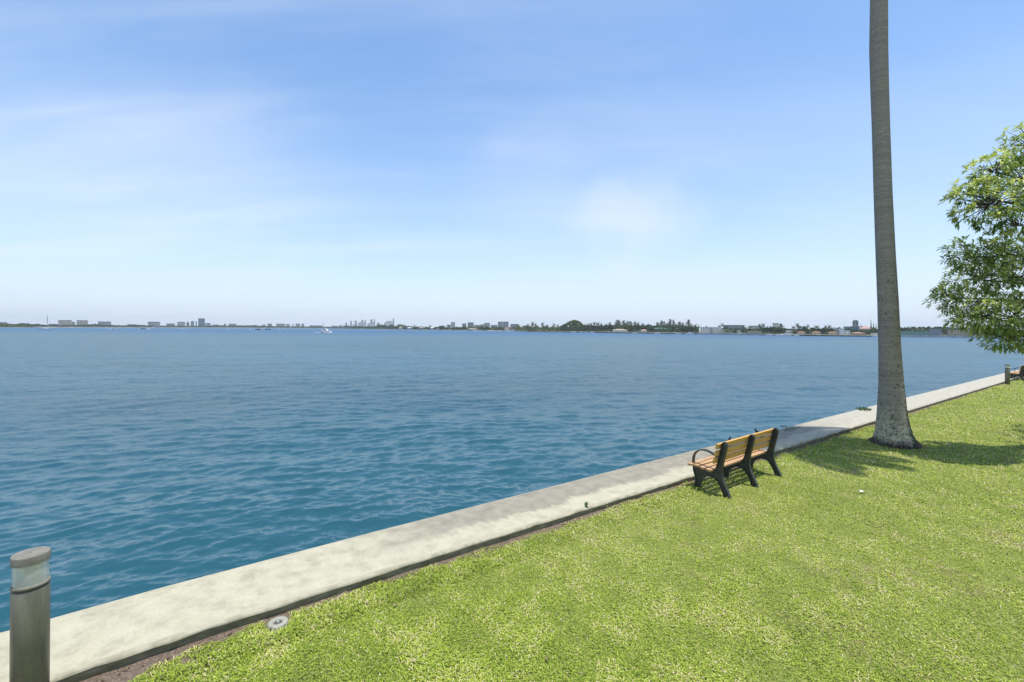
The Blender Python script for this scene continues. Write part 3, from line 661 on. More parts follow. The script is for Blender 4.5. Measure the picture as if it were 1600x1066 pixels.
make_tree()
# ------------------------------------------------------------------ far shore
SH = [(-300, 640), (0, 690), (50, 760), (60, 820), (110, 860), (200, 1100), (340, 1600), (500, 1750), (555, 1320), (640, 1090), (720, 900), (800, 820), (822, 640), (850, 590), (960, 510), (1090, 430), (1210, 362), (1330, 338), (1460, 318), (1700, 300), (2100, 290)]
def shD(px): return float(np.interp(px, [a for a, b in SH], [b for a, b in SH]))
def wp(px, D, z=0): return Vector((xat(px, D), D, z))
ZL = ZW+1.25
def make_land():
    pxs = np.concatenate([np.arange(-300, 821, 6), np.arange(821, 2101, 10)]); V = []
    for px in pxs:
        D = shD(px); h = .8 if px > 800 else .55
        V += [tuple(wp(px, D, ZW-1)), tuple(wp(px, D+(.3 if px > 800 else 6), ZW+h)), tuple(wp(px, D+12, ZL)), tuple(wp(px, 5300, ZL+.5))]
    F = np.array([[i*4+j, (i+1)*4+j, (i+1)*4+j+1, i*4+j+1] for i in range(len(pxs)-1) for j in range(3)])
    m = NT('far_land', .95, .1); n = m.noise(m.co(), .06, 5, .7); m.col(m.ramp(n, [(.35, (.06, .09, .035)), (.55, (.22, .21, .16)), (.7, (.36, .34, .29))]))
    tag(npmesh('far_shore_land', V, F, m.m), kind='structure')
make_land()
# one continuous concrete bulkhead along the right-hand far shore
def bulkhead(p0, p1, h, mat, label, d=.0):
    pxs = list(np.arange(p0, p1+.1, 12)); V = []
    for px in pxs:
        D = shD(px)
        for dd, z in ((-.6-d, ZW-1), (-.6-d, ZW+h), (.4-d, ZW+h), (.4-d, ZW+h-.3)): V.append(tuple(wp(px, D+dd, z)))
    F = np.array([[i*4+j, (i+1)*4+j, (i+1)*4+j+1, i*4+j+1] for i in range(len(pxs)-1) for j in range(3)])
    tag(npmesh('bulkhead', V, F, mat), label, 'seawall')
MBULK = plain('bulkhead_dark', (.05, .055, .055), .9, .2, var=.4, scale=.3); MBULK2 = plain('bulkhead_pale', (.42, .40, .36), .9, .2, var=.25, scale=.3)
bulkhead(826, 1090, .9, MBULK, 'dark waterline seawall below the pines and the domed tree on the far shore')
bulkhead(1090, 1205, 1.2, MBULK2, 'pale waterline seawall below the white three-storey block on the far shore')
bulkhead(1205, 1385, .85, MBULK, 'dark waterline seawall below the orange-roofed houses on the far shore')
bulkhead(1385, 1700, 1.5, MBULK2, 'pale waterline seawall of the long teal building right of the palm trunk')
def wallmat(name, c, glass=(.05, .07, .09), w=4.2, h=3.3, mort=.5):
    m = NT(name, .8, .3); s = m.n('ShaderNodeSeparateXYZ'); m.l(m.tc.outputs['Object'], s.inputs[0])
    cb = m.n('ShaderNodeCombineXYZ'); m.l(m.math('ADD', s.outputs[0], s.outputs[1]), cb.inputs[0]); m.l(s.outputs[2], cb.inputs[1])
    b = m.n('ShaderNodeTexBrick'); m.l(cb.outputs[0], b.inputs[0]); b.offset = 0; b.squash = 1
    b.inputs['Scale'].default_value = 1; b.inputs['Brick Width'].default_value = w; b.inputs['Row Height'].default_value = h; b.inputs['Mortar Size'].default_value = mort*1.25; b.inputs['Mortar Smooth'].default_value = 0; b.inputs['Bias'].default_value = -.2
    b.inputs['Color1'].default_value = (*glass, 1); b.inputs['Color2'].default_value = (*[x*.5+g*.5 for x, g in zip(c, glass)], 1); b.inputs['Mortar'].default_value = (*c, 1)
    m.col(b.outputs[0]); return m.m
WM = {'beige': wallmat('tower_beige', (.48, .44, .38), w=5, h=3.4), 'grey': wallmat('tower_grey', (.30, .32, .34)), 'blue': wallmat('tower_blue_glass', (.20, .25, .30), (.04, .07, .10), 3.5, 3.6, .35),
      'pale': wallmat('tower_pale', (.52, .52, .49), w=5), 'white': plain('stucco_white', (.74, .73, .70), .8, var=.06), 'cream': plain('stucco_cream', (.70, .65, .56), .8, var=.08),
      'pink': plain('stucco_pink', (.50, .33, .27), .8, var=.12), 'teal': plain('stucco_teal', (.17, .33, .31), .8, var=.12), 'bluegrey': plain('stucco_bluegrey', (.22, .27, .34), .8, var=.12), 'tan': plain('stucco_tan', (.40, .34, .26), .8, var=.12), 'grn': plain('stucco_greygreen', (.33, .36, .30), .8, var=.1),
      'stucco_grey': plain('stucco_grey', (.36, .36, .37), .8, var=.1)}
RM = {'dark': plain('roof_grey', (.16, .16, .16), .9, var=.2), 'white': plain('roof_white', (.68, .67, .64), .8, var=.06), 'orange': plain('roof_clay_tile', (.30, .14, .08), .85, var=.25, scale=2), 'teal': plain('roof_teal', (.22, .42, .38), .6, var=.1), 'pink': plain('roof_pinkish_tile', (.42, .26, .21), .85, var=.15), 'tan': plain('roof_tan', (.42, .36, .27), .85, var=.15)}
MGLASS = plain('window_glass_dark', (.03, .04, .05), .2, .5, var=.2)
LAND = []                                  # landmarks for tree labels
def bldg(label, p0, p1, top, wall, roof='flat', rc='dark', add=None, rows=0, cols=0, dep=None, base=None, name='building', cat='building', lm=None, gap=None):
    pc = (p0+p1)/2; D = shD(pc)+(add if add is not None else 25); a = (pc-800)/FP; th = math.atan(a)
    w = (p1-p0)/FP*D*math.cos(th); zt = zat(pc, top, D); d = dep or max(8, min(w*.6, 25)); zb = ZL-.3
    x0, x1 = -w/2, w/2
    o = empty(name, wp(pc, D, 0), -th); tag(o, label, cat)
    rh = 0 if roof == 'flat' else min(2.2, (zt-ZL)*.35)
    hb = zt-rh
    MB().box(x0, x1, 0, d, zb, hb-(.0 if rh else .5)).build('wall', WM[wall], o)
    if roof == 'flat': MB().box(x0-.3, x1+.3, -.3, d+.3, hb-.5, hb).build('roof', RM[rc], o)
    else:
        e = .7; hw = min(d/2+e, w/2)*(.95 if roof == 'hip' else 0)
        V = [(x0-e, -e, hb), (x1+e, -e, hb), (x1+e, d+e, hb), (x0-e, d+e, hb), (x0-e+hw, d/2, zt), (x1+e-hw, d/2, zt)]
        MB().add(V, [(0, 3, 2, 1), (0, 1, 5, 4), (1, 2, 5), (2, 3, 4, 5), (3, 0, 4)]).build('roof', RM[rc], o)
    if rows:
        fh = (hb-ZL)/rows; cw = w/cols
        for r in range(rows):
            for c in range(cols):
                xc = x0+cw*(c+.5); z0 = ZL+fh*r+fh*.3; MB().box(xc-cw*.15, xc+cw*.15, -.03, .05, z0, z0+fh*.3).build('window', MGLASS, o)
    if lm: LAND.append((pc, lm))
    return o, w, D, zt
G1 = 'grey and beige towers along the far left shore'
L_ = 'on the far left shore'
B = bldg
# left shore
B('pale low block peeking over the mangroves at the far left edge', 0, 11, 503.5, 'pale', add=200)
B('long low grey shed behind the sailboat', 76, 91, 506.3, 'grey', add=250)
for lab, p0, p1, t, w, ad in [
    ('wide beige slab block with a lower right end, leftmost of the big beige blocks', 91, 112, 500.3, 'beige', 320),
    ('lower end wing joined to the leftmost wide beige slab block', 112.2, 117, 503, 'beige', 322),
    ('beige slab block with ribbed front just right of the leftmost beige slab', 119.5, 137.5, 500.6, 'beige', 320),
    ('dark-topped blue-grey slab block standing alone over the green wood', 153, 173.5, 502.6, 'grey', 300),
    ('low greyish houses block in the wood left of the square beige block', 199, 208, 507, 'grey', 60),
    ('square beige block standing down at the waterline on the left shore', 231, 250, 502.9, 'beige', 12),
    ('low flat grey block right of the square beige waterline block', 260, 273, 505.6, 'grey', 60),
    ('pale ribbed mid-height block left of the small spired tower', 277, 289, 503, 'pale', 60),
    ('small tower with a pointed finial between two ribbed blocks', 291.2, 295.6, 504.3, 'grey', 60),
    ('narrow pale-grey tower right of the small spired tower', 298, 303.2, 502, 'grey', 60),
    ('very thin tower just left of the tallest dark block', 305.6, 307.7, 502.2, 'grey', 60),
    ('tallest dark blue-grey block on the left shore', 309.7, 320, 497.7, 'blue', 40),
    ('low pale block leaning against the right side of the tallest dark block', 320.6, 329, 505, 'pale', 40),
    ('low reddish block right of the tallest dark block', 332, 343, 507.4, 'beige', 30),
    ('tiny square tower between the reddish block and the dark ribbed one', 350, 353, 506, 'grey', 120),
    ('dark ribbed low block with three stripes above the shore trees', 357, 369.5, 506, 'grey', 120),
    ('small grey block left of the twin-topped block in the middle distance', 410, 414.5, 507.3, 'grey', 60),
    ('twin-topped grey block alone above the trees left of the long pale row', 418, 424.7, 505.9, 'grey', 60),
    ('longest pale ribbed block, left end of the row left of the motor yacht', 431.5, 446, 506, 'pale', 60),
    ('second pale block of the row left of the motor yacht', 447.3, 452.8, 506.6, 'pale', 60),
    ('slim dark block in the middle of the pale row left of the motor yacht', 457, 458.6, 506.2, 'grey', 60),
    ('fourth pale block of the row left of the motor yacht', 462, 469, 505.8, 'pale', 60),
    ('last short grey block at the right end of the pale row', 471, 474.8, 506, 'grey', 60),
    ('very long low pale block right behind the motor yacht', 484, 505, 508.6, 'pale', 40),
    ('low grey block right of the motor yacht', 517, 528, 509.3, 'grey', 30),
    ('low dark-topped block second to the right of the motor yacht', 529.3, 534.6, 508.6, 'grey', 30),
    ('low block carrying a small tower, left of the downtown skyline', 536, 547, 508.8, 'grey', 30)]:
    o, w, D, zt = B(lab, p0, p1, t, w, add=ad); o['group'] = G1
    if 'finial' in lab: MB().lathe([(1.6, zt), (1.2, zt+3), (.2, zt+6)], 8, (0, 4)).build('spire', RM['dark'], o)
    if 'carrying' in lab: MB().box(-3.2, 1.6, 2, 8, zt-.2, zt+9).build('tower', WM['grey'], o)
# downtown skyline, some kilometres off
G2 = 'downtown skyline towers beyond the wooded point'
for lab, p0, p1, t, w in [
    ('leftmost blue tower of the downtown skyline', 547, 550, 501.7, 'blue'), ('tower with a notched side, second from the left of the skyline', 554, 557.6, 501.1, 'blue'),
    ('low base block at the left end of the skyline', 551.2, 558.5, 507, 'pale'), ('broad pale block with shoulders in the left middle of the skyline', 559.5, 572.3, 503.8, 'pale'),
    ('tall slab rising from the broad pale block of the skyline', 564, 567.6, 500, 'grey'), ('second slab on the right shoulder of the broad pale skyline block', 569, 572, 500.6, 'pale'),
    ('short pale block in the middle of the skyline', 574, 578, 505, 'pale'), ('tallest central dark tower of the skyline', 578.4, 582.2, 499.3, 'blue'),
    ('pale podium right of the tallest central skyline tower', 582.4, 586.3, 503, 'pale'), ('needle-thin tower right of the tallest central skyline tower', 584.3, 586.0, 499, 'grey'),
    ('short wide tower above the round green tree of the point', 588.5, 593.3, 504.3, 'pale'), ('wide pale slab at the right end of the skyline', 603.5, 613.6, 501.7, 'pale'),
    ('slender tallest tower at the right end of the skyline', 613.8, 615.9, 497.4, 'blue'), ('stepped low block left of the wide pale skyline slab', 600.3, 603.3, 504, 'grey')]:
    o, *_ = B(lab, p0, p1, t, w, add=(4100 if p1-p0 > 4.5 else 4020)-shD((p0+p1)/2)); o['group'] = G2
# middle shore
for lab, p0, p1, t, w, ad, rc in [
    ('grey block with a lower left wing, left of the mid-shore towers', 698.5, 704.3, 507.5, 'grey', 260, 'dark'), ('square tower leftmost of the mid-shore high blocks', 704.6, 711, 503.5, 'pale', 260, 'dark'),
    ('dark-topped squat tower second of the mid-shore blocks', 722.3, 728.5, 505.5, 'grey', 260, 'dark'), ('grey block with a rounded top, third of the mid-shore blocks', 730.8, 740, 503.9, 'grey', 260, 'dark'),
    ('low long pale block joining the mid-shore towers', 740.5, 750, 508, 'pale', 270, 'dark'), ('low stepped pale block left of the ribbed mid-shore block', 750.3, 756, 507, 'pale', 270, 'dark'),
    ('ribbed pale block in the centre of the mid-shore towers', 756.3, 765.6, 504.7, 'pale', 265, 'dark'), ('low grey block between the ribbed block and the twin slabs', 767, 777.3, 508, 'grey', 270, 'dark'),
    ('left one of the two joined dark twin slabs', 778, 784.8, 502.9, 'grey', 255, 'dark'), ('wider right one of the two joined dark twin slabs', 785.1, 794.6, 502.7, 'grey', 262, 'dark'),
    ('flat-topped lilac-grey block right of the dark twin slabs', 797.5, 810.8, 506.4, 'grey', 262, 'dark')]:
    o, *_ = B(lab, p0, p1, t, w, add=ad, rc=rc); o['group'] = 'mid-shore apartment towers'
H = 'waterfront houses on the far shore'
hs = [('low beige house under the first round dome tree', 623, 633, 510.8, 'cream', 'hip', 'tan', 10, 0, 0, None), ('low house with a bright white roof left of the long beige house', 636, 648, 511.2, 'white', 'hip', 'white', 10, 0, 0, None),
      ('long low beige house on the middle shore', 654.5, 667.5, 510.6, 'tan', 'hip', 'tan', 10, 0, 0, 'long low beige house'), ('low white tent-roofed house right of the long beige one', 672.5, 681, 511, 'white', 'hip', 'white', 10, 0, 0, None),
      ('tiny white shed right of the tent-roofed house', 683, 687, 512.6, 'cream', 'flat', 'white', 10, 0, 0, None), ('long low cream house below the rounded-top grey block', 731, 749, 513.3, 'cream', 'hip', 'tan', 8, 0, 0, 'long low cream house'),
      ('small house with an orange roof below the dark twin slabs', 788, 796, 511.8, 'cream', 'hip', 'orange', 8, 0, 0, 'small orange-roofed house'), ('small pale boathouse at the left foot of the palm grove', 799, 805, 514.6, 'white', 'flat', 'white', 6, 0, 0, None),
      ('pale flat-roofed house just left of the domed tree', 857, 871, 511.8, 'cream', 'flat', 'white', 40, 1, 4, None), ('long low white house with many openings below the pines', 957, 981, 514.2, 'white', 'hip', 'tan', 12, 1, 8, 'long low white house'),
      ('small pinkish house with a dark red roof', 1001.5, 1010.5, 514.8, 'cream', 'hip', 'pink', 10, 1, 3, 'small pinkish house'), ('long house with a pale teal roof under the tall pines', 1020, 1050, 511.4, 'grn', 'hip', 'teal', 32, 1, 8, 'teal-roofed house'),
      ('little cream house between the teal roof and the leaning pine', 1055, 1061, 512.6, 'cream', 'hip', 'tan', 30, 1, 2, None)]
for lab, p0, p1, t, w, rf, rc, ad, r, c, lm in hs:
    o, *_ = B(lab, p0, p1, t, w, rf, rc, add=ad, rows=r, cols=c, name='house', cat='house', lm=lm); o['group'] = H
# right shore
o, w, D, zt = B('white three-storey block with rows of small windows at the water', 1094, 1127, 511.2, 'cream', 'flat', 'white', add=8, rows=3, cols=9, name='apartment_block', cat='apartment block', lm='white three-storey block')
MB().box(-.8, 1.4, -.35, -.05, ZL, zt-.6).build('stair_tower', WM['stucco_grey'], o)
B('low cream wing at the right end of the white three-storey block', 1127.5, 1146, 515.3, 'cream', 'flat', 'white', add=12, rows=2, cols=5, name='apartment_block', cat='apartment block')
B('long grey block with dark windows behind the low cream wing', 1130, 1163, 508.1, 'stucco_grey', 'flat', 'dark', add=45, rows=4, cols=9, name='apartment_block', cat='apartment block', lm='long grey block')
B('small pale house in front of the long grey block', 1152, 1165, 516.5, 'cream', 'flat', 'white', add=10, rows=1, cols=4, name='house', cat='house')
B('plain beige block with a single dark window right of the long grey block', 1171, 1190, 509, 'cream', 'flat', 'tan', add=60, rows=3, cols=3, name='apartment_block', cat='apartment block', lm='plain beige block')
B('pale house low among the palms left of the big dark tree', 1168, 1190, 518.3, 'tan', 'flat', 'white', add=9, rows=1, cols=6, name='house', cat='house')
B('flat-roofed pale penthouse showing above the big dark tree', 1207, 1217, 505.2, 'cream', 'flat', 'pink', add=70, rows=5, cols=3, name='apartment_block', cat='apartment block', lm='pale penthouse block')
B('low white house with green-tinted walls right of the big dark tree', 1227, 1239, 516.3, 'white', 'flat', 'white', add=25, rows=1, cols=4, name='house', cat='house', lm='low white house')
B('small white house high among the trees behind the orange roofs', 1263, 1269, 513.2, 'white', 'hip', 'tan', add=40, rows=1, cols=2, name='house', cat='house')
for lab, p0, p1, t, lm in [('cream house with an orange tile roof, leftmost of the three', 1245.5, 1258, 518, 'leftmost orange-roofed house'), ('cream house with an orange tile roof, middle one of the three', 1268.5, 1282.5, 518, 'middle orange-roofed house'), ('cream house with an orange tile roof, beside the white modern house', 1294, 1307, 518.2, None)]:
    B(lab, p0, p1, t, 'cream', 'hip', 'orange', add=10, rows=1, cols=4, name='house', cat='house', lm=lm)[0]['group'] = 'orange-roofed houses'
B('tall white modern house at the water, left part', 1311.5, 1319, 513.4, 'white', 'flat', 'white', add=9, rows=3, cols=2, name='house', cat='house', lm='white modern house')
B('lower white modern house with wide balconies at the water', 1319.3, 1328, 516.6, 'white', 'flat', 'white', add=9, rows=3, cols=2, name='house', cat='house')
B('pinkish-white house stepped behind the white modern house', 1303, 1311.3, 514.2, 'stucco_grey', 'flat', 'white', add=25, rows=2, cols=3, name='house', cat='house')
B('pale blue block above the white modern house', 1318, 1329, 510.3, 'bluegrey', 'flat', 'white', add=60, rows=3, cols=3, name='apartment_block', cat='apartment block')
o, w, D, zt = B('round-topped grey tower above the pink roofs near the palm trunk', 1332, 1341, 503, 'grey', 'flat', 'dark', add=170, dep=12, name='apartment_block', cat='apartment block', lm='round-topped grey tower')
mb = MB(); n = 14; r = w/2; P = [(r*math.cos(math.pi*i/n), zt+1.5*r*math.sin(math.pi*i/n)*.55) for i in range(n+1)]
mb.add([(x, 0, z) for x, z in P]+[(x, 12, z) for x, z in P], [list(range(n+1))]+[list(range(2*n+1, n, -1))]+[[i, i+n+1, i+n+2, i+1] for i in range(n)]); mb.build('arched_top', WM['grey'], o)
B('grey-blue house with several storeys below the round-topped tower', 1329, 1343, 510, 'bluegrey', 'flat', 'pink', add=45, rows=4, cols=4, name='house', cat='house')
B('house with a long pinkish roof and white front near the palm trunk', 1343.5, 1360, 509.7, 'white', 'hip', 'pink', add=50, rows=2, cols=5, name='house', cat='house', lm='house with the long pinkish roof')
B('long low house with a dull pink roof at the water', 1328.5, 1352, 519.4, 'tan', 'hip', 'pink', add=9, rows=1, cols=6, name='house', cat='house')
B('low white house at the water touching the left side of the palm trunk', 1361, 1373, 520.7, 'white', 'flat', 'white', add=9, rows=1, cols=3, name='house', cat='house')
B('long low teal building with square windows right of the palm trunk', 1407, 1451, 518.2, 'teal', 'flat', 'teal', add=10, rows=2, cols=14, name='apartment_block', cat='apartment block', lm='long teal building')
B('blue-grey block with balconies right of the long teal building', 1452, 1471, 513.4, 'bluegrey', 'flat', 'dark', add=22, rows=4, cols=6, name='apartment_block', cat='apartment block', lm='blue-grey balcony block')
B('beige building partly hidden behind the leafy branch', 1480, 1520, 514.5, 'tan', 'flat', 'dark', add=25, rows=3, cols=8, name='apartment_block', cat='apartment block')
for lab, p0, p1, t in [('small white house left among the dark trees above the teal building', 1415, 1419, 514.5), ('brightest white house among the dark trees above the teal building', 1424.5, 1428, 514.3), ('pink-roofed white house, middle of those above the teal building', 1434, 1438, 513.6), ('white gabled house, right of those above the teal building', 1440, 1444, 514), ('narrow white house at the right end above the teal building', 1445, 1448, 515)]:
    B(lab, p0, p1, t, 'white', 'hip', 'pink' if 'pink' in lab else 'white', add=55, name='house', cat='house')[0]['group'] = 'small white houses above the teal building'
# masts
def mast(px, top, base_add, label, r=.18):
    D = shD(px)+base_add; o = empty('radio_mast', wp(px, D, ZL)); tag(o, label, 'mast'); z = zat(px, top, D)-ZL
    MB().lathe([(r, -.3), (r*.6, z*.6), (r*.25, z)], 6).build('pole', RM['dark'], o); MB().box(-.7, .7, -.05, .05, z*.35, z*.35+.12).build('crossbar', RM['dark'], o)
mast(863.5, 497.5, 60, 'thin mast rising left of the domed tree'); mast(944, 503, 50, 'short thin mast right of the domed tree', .12)
# ------------------------------------------------------------------ far trees
MT = {'dark': foliage('far_leaf_dark', (.020, .045, .020), (.065, .11, .045), .2), 'olive': foliage('far_leaf_olive', (.05, .075, .02), (.19, .22, .065), .25),
      'fig': foliage('far_leaf_bright', (.045, .085, .015), (.20, .28, .055), .25), 'pine': foliage('far_leaf_pine', (.045, .065, .035), (.16, .18, .10), .2), 'palm': foliage('far_leaf_palm', (.03, .05, .025), (.11, .13, .06), .2)}
MTR = plain('far_trunk', (.16, .14, .11), .9)
def clumps(fn, n, size, seed):
    g = np.random.default_rng(seed); P, Nn = fn(g, n); n = len(P)
    a = g.normal(size=(n, 3))+Nn*1.2; a /= np.linalg.norm(a, axis=1)[:, None]
    t = np.cross(a, g.normal(size=(n, 3))); t /= np.linalg.norm(t, axis=1)[:, None]; b = np.cross(a, t)
    s = size*g.uniform(.5, 1.3, n)[:, None]; s2 = s*g.uniform(.4, .9, n)[:, None]
    V = np.stack([P-t*s, P-b*s2, P+t*s, P+b*s2], 1).reshape(-1, 3); F = np.arange(n*4).reshape(n, 4)
    T = np.repeat(np.clip(g.normal(.45, .22, n), 0, 1), 4); return V, F, T
def lobes_fn(L):
    def fn(g, n):
        k = g.integers(0, len(L), n); C_ = np.array([l[:3] for l in L])[k]; Rr = np.array([l[3:] for l in L])[k]
        d = g.normal(size=(n, 3)); d /= np.linalg.norm(d, axis=1)[:, None]; r = g.uniform(.35, 1, n)[:, None]**.5
        return C_+d*r*Rr, d
    return fn
def proto(kind, seed):
    g = random.Random(seed); nm = {'round': 'broadleaf_tree', 'pine': 'feathery_pine', 'palm': 'coconut_palm', 'cypress': 'cypress_tree'}[kind]
    o = empty(nm, (0, -500, 0))
    if kind == 'round':
        L = [(g.uniform(-.26, .26), g.uniform(-.26, .26), g.uniform(.42, .80), *(lambda r: (r, r, r*.85))(g.uniform(.14, .25))) for _ in range(9)]
        V, F, T = clumps(lobes_fn(L), 900, .045, seed); trunk = [(0, 0, -.05), (.01, 0, .3), (0, 0, .6)], [.03, .022, .01]
    elif kind == 'pine':
        L = []
        for i in range(12):
            z = .25+.68*i/11; r = .34*(1-abs(z-.5)*1.1)*g.uniform(.6, 1.1); L.append((g.uniform(-.34, .34)*(1.15-z), g.uniform(-.3, .3)*(1.15-z), z-.08*(i%3==0), r*.8, r*.8, .12))
        V, F, T = clumps(lobes_fn(L), 800, .035, seed); trunk = [(0, 0, -.05), (.02, 0, .4), (0, 0, .95)], [.03, .02, .005]
    elif kind == 'cypress':
        L = [(g.uniform(-.1, .1), 0, .12+.8*i/9, .42*(1-i/10.5), .42*(1-i/10.5), .09) for i in range(10)]
        V, F, T = clumps(lobes_fn(L), 600, .05, seed); trunk = [(0, 0, -.05), (0, 0, .8)], [.03, .01]
    else:
        mb = MB(); T = []; 
        for i in range(15):
            b = len(mb.v); az = i*2.4+g.uniform(-.2, .2); el = R(g.choice([70, 40, 15, -10])); d = Vector((math.cos(az), math.sin(az), 0)); sd = Vector((-d.y, d.x, 0)); p = Vector((0, 0, .82)); an = el; prev = None
            for k in range(6):
                w = .055*(1-k/6)+.01; dr = Vector((0, 0, -w*.8)); q = [p+sd*w+dr, p, p-sd*w+dr]
                if prev: mb.add(prev+q, [(0, 1, 4, 3), (1, 2, 5, 4)]); T += [g.uniform(.1, .9)]*6
                prev = q; p = p+(d*math.cos(an)+Vector((0, 0, math.sin(an))))*.095; an -= R(24)
        V, F = np.array(mb.v), mb.f; trunk = [(.03, 0, -.05), (.02, 0, .3), (0, 0, .83)], [.022, .016, .012]
    npmesh('crown', V, F, MT['dark'], o, attrs={'tint': T}); MB().tube(*trunk, 6).build('trunk', MTR, o, True)
    return o
PROTO = {}
KW = {('round', 'dark'): 'bushy dark tree', ('round', 'olive'): 'bushy olive-green tree', ('round', 'fig'): 'bushy bright-green tree', ('pine', 'pine'): 'feathery pine', ('pine', 'dark'): 'dark pine', ('palm', 'palm'): 'palm', ('cypress', 'dark'): 'narrow dark conifer'}
TREES = [  # kind, colour, px, top, width px, extra depth
 ('round','dark',593.5,506.2,9,30), ('round','dark',600.5,507,6,30), ('round','dark',611,507,8,25), ('round','olive',627,505.9,14,25), ('round','dark',619,509.3,6,20), ('round','dark',640,509.3,8,18), ('palm','palm',647.5,508,5,20), ('round','dark',652,510,5,14),
 ('round','dark',661,509.8,12,30), ('palm','palm',672,508.5,5,20), ('round','dark',684,510.3,6,25), ('round','dark',692,508.8,11,18), ('round','dark',699,511.3,7,10), ('round','olive',707,511.2,7,10), ('round','dark',714,510.5,6,12), ('round','olive',719,510.3,7,12), ('round','olive',726,509.5,8,15),
 ('round','olive',735,509.8,9,30), ('round','olive',744,510,9,30), ('round','dark',752,509.6,8,12), ('palm','palm',758,508.6,7,12), ('round','dark',762,509.8,8,12), ('round','olive',770,510.5,9,20), ('round','olive',779,510.5,8,14), ('round','dark',785,510.6,7,20), ('round','olive',797,511,8,22), ('round','dark',803,511,6,20),
 ('palm','palm',811,509,6,20), ('round','olive',812,508.3,9,45), ('round','olive',819,508.5,9,45), ('palm','palm',825,506.8,7,30), ('palm','palm',832,503.8,8,30), ('round','olive',829,509.2,9,20), ('palm','palm',837,506,7,25), ('round','olive',841,508.5,9,25), ('palm','palm',848,504.4,7,30), ('round','olive',851,508.2,9,25), ('palm','palm',855,508,7,15), ('palm','palm',866,506.2,6,45), ('palm','palm',871.5,507.6,6,45), ('round','dark',862,509.5,9,50),
 ('round','dark',915,507.8,8,25), ('palm','palm',914,506.8,6,15), ('palm','palm',919,505.5,8,25), ('palm','palm',924,505.2,7,30), ('palm','palm',929,504,8,30), ('palm','palm',934,504.4,8,25), ('round','dark',926,508,13,15), ('round','dark',937,507.6,9,12), ('palm','palm',939.5,506.2,6,20), ('round','dark',946,507,8,30), ('palm','palm',947,506.2,6,15), ('round','dark',941,510,8,10),
 ('palm','palm',953,504.2,7,25), ('round','dark',955,506.2,9,30), ('pine','pine',963,501.2,8,40), ('pine','pine',968,502.0,8,45), ('pine','pine',974,501.6,8,35), ('pine','pine',980,503.0,9,40), ('pine','pine',986,503.2,8,45), ('pine','pine',992,503.2,7,35), ('round','olive',972,507,14,25), ('round','olive',985,508,11,22), ('round','dark',998,505.5,8,30), ('palm','palm',997,504.5,6,20), ('palm','palm',1004.5,505.4,7,30), ('round','dark',1007,507.5,10,22), ('round','dark',1012,506,8,50), ('palm','palm',1016.5,507.4,6,30), ('round','dark',1018,509.5,8,20),
 ('pine','pine',1027,504.4,7,45), ('pine','pine',1033,502.4,8,50), ('pine','pine',1038,503.2,7,45), ('pine','dark',1047,499.8,7,50), ('pine','pine',1052.5,501.3,6,48), ('round','olive',1044,505,10,40), ('round','olive',1031,507.5,12,38), ('pine','pine',1061,503.8,9,50), ('pine','pine',1067,505.3,8,45), ('round','dark',1056,506.5,9,40), ('pine','dark',1075,501,8,35), ('round','dark',1078,508.2,9,22), ('palm','palm',1082.5,508.4,6,15), ('palm','palm',1087,507.2,7,18), ('round','dark',1069,510,10,20), ('round','dark',1088,511.5,9,14), ('palm','palm',1091.5,508.5,5,12), ('round','dark',1060,511.5,10,15),
 ('round','dark',1102.5,509.4,5,35), ('palm','palm',1124.5,508,6,28), ('palm','palm',1128.5,505.2,5,30), ('round','dark',1133,509.5,6,32), ('palm','palm',1136,511,7,18), ('round','olive',1135,515,8,6), ('palm','palm',1142,512.5,7,12), ('round','dark',1147,517,9,4), ('palm','palm',1161.5,509.5,6,22), ('palm','palm',1165,511.5,6,16), ('palm','palm',1170,510,7,22), ('round','dark',1162,515,8,5), ('palm','palm',1176,514.5,7,10), ('round','olive',1181,514,9,18), ('palm','palm',1187,507,8,30), ('palm','palm',1192.5,506,7,28), ('round','dark',1194,511,8,20),
 ('round','dark',1203,509,15,22), ('round','dark',1211,510.5,12,16), ('pine','dark',1221,507,9,28), ('round','dark',1219,511.5,12,16), ('palm','palm',1240,510,7,25), ('round','dark',1234,513.4,8,35), ('round','olive',1241,515.5,8,15), ('palm','palm',1246.5,506.2,8,30), ('round','dark',1254,509,9,35), ('palm','palm',1262,508,7,30), ('round','dark',1259,512,9,20), ('round','olive',1268,511.5,8,30), ('palm','palm',1276,509.3,9,25), ('round','dark',1277,512.6,10,30), ('round','dark',1286,512,9,25), ('palm','palm',1290,509.5,7,25), ('palm','palm',1295.5,508.6,7,28), ('round','dark',1296,513,10,22), ('palm','palm',1300,512,7,18), ('round','dark',1264,519,7,6), ('round','dark',1288,519,8,6),
 ('round','dark',1306,511.2,6,38), ('round','dark',1314,511.2,9,40), ('palm','palm',1346,508.8,5,60), ('round','dark',1350,516.3,11,22), ('round','dark',1359,518,9,14), ('cypress','dark',1361,501.2,3.6,60), ('cypress','dark',1365.2,505.6,3.4,60), ('cypress','dark',1368.8,507.2,3,60), ('round','olive',1364,511,9,50), ('round','olive',1370,513.5,9,40), ('round','dark',1369,517,10,22),
 ('round','dark',1411,511,11,35), ('round','dark',1422,509.6,12,80), ('round','dark',1431,510,9,75), ('round','dark',1440,510,9,85), ('round','dark',1447,512,8,75), ('round','dark',1454,509.4,8,60), ('round','dark',1464,509.8,12,60), ('round','dark',1417,515.4,9,30), ('round','dark',1430,515.8,9,30), ('round','dark',1475,510.5,12,50), ('round','dark',1490,510.5,12,40), ('round','dark',1505,510.5,14,40), ('round','dark',1525,511,16,30), ('palm','palm',1547,510,12,30), ('round','dark',1560,512,16,30)]
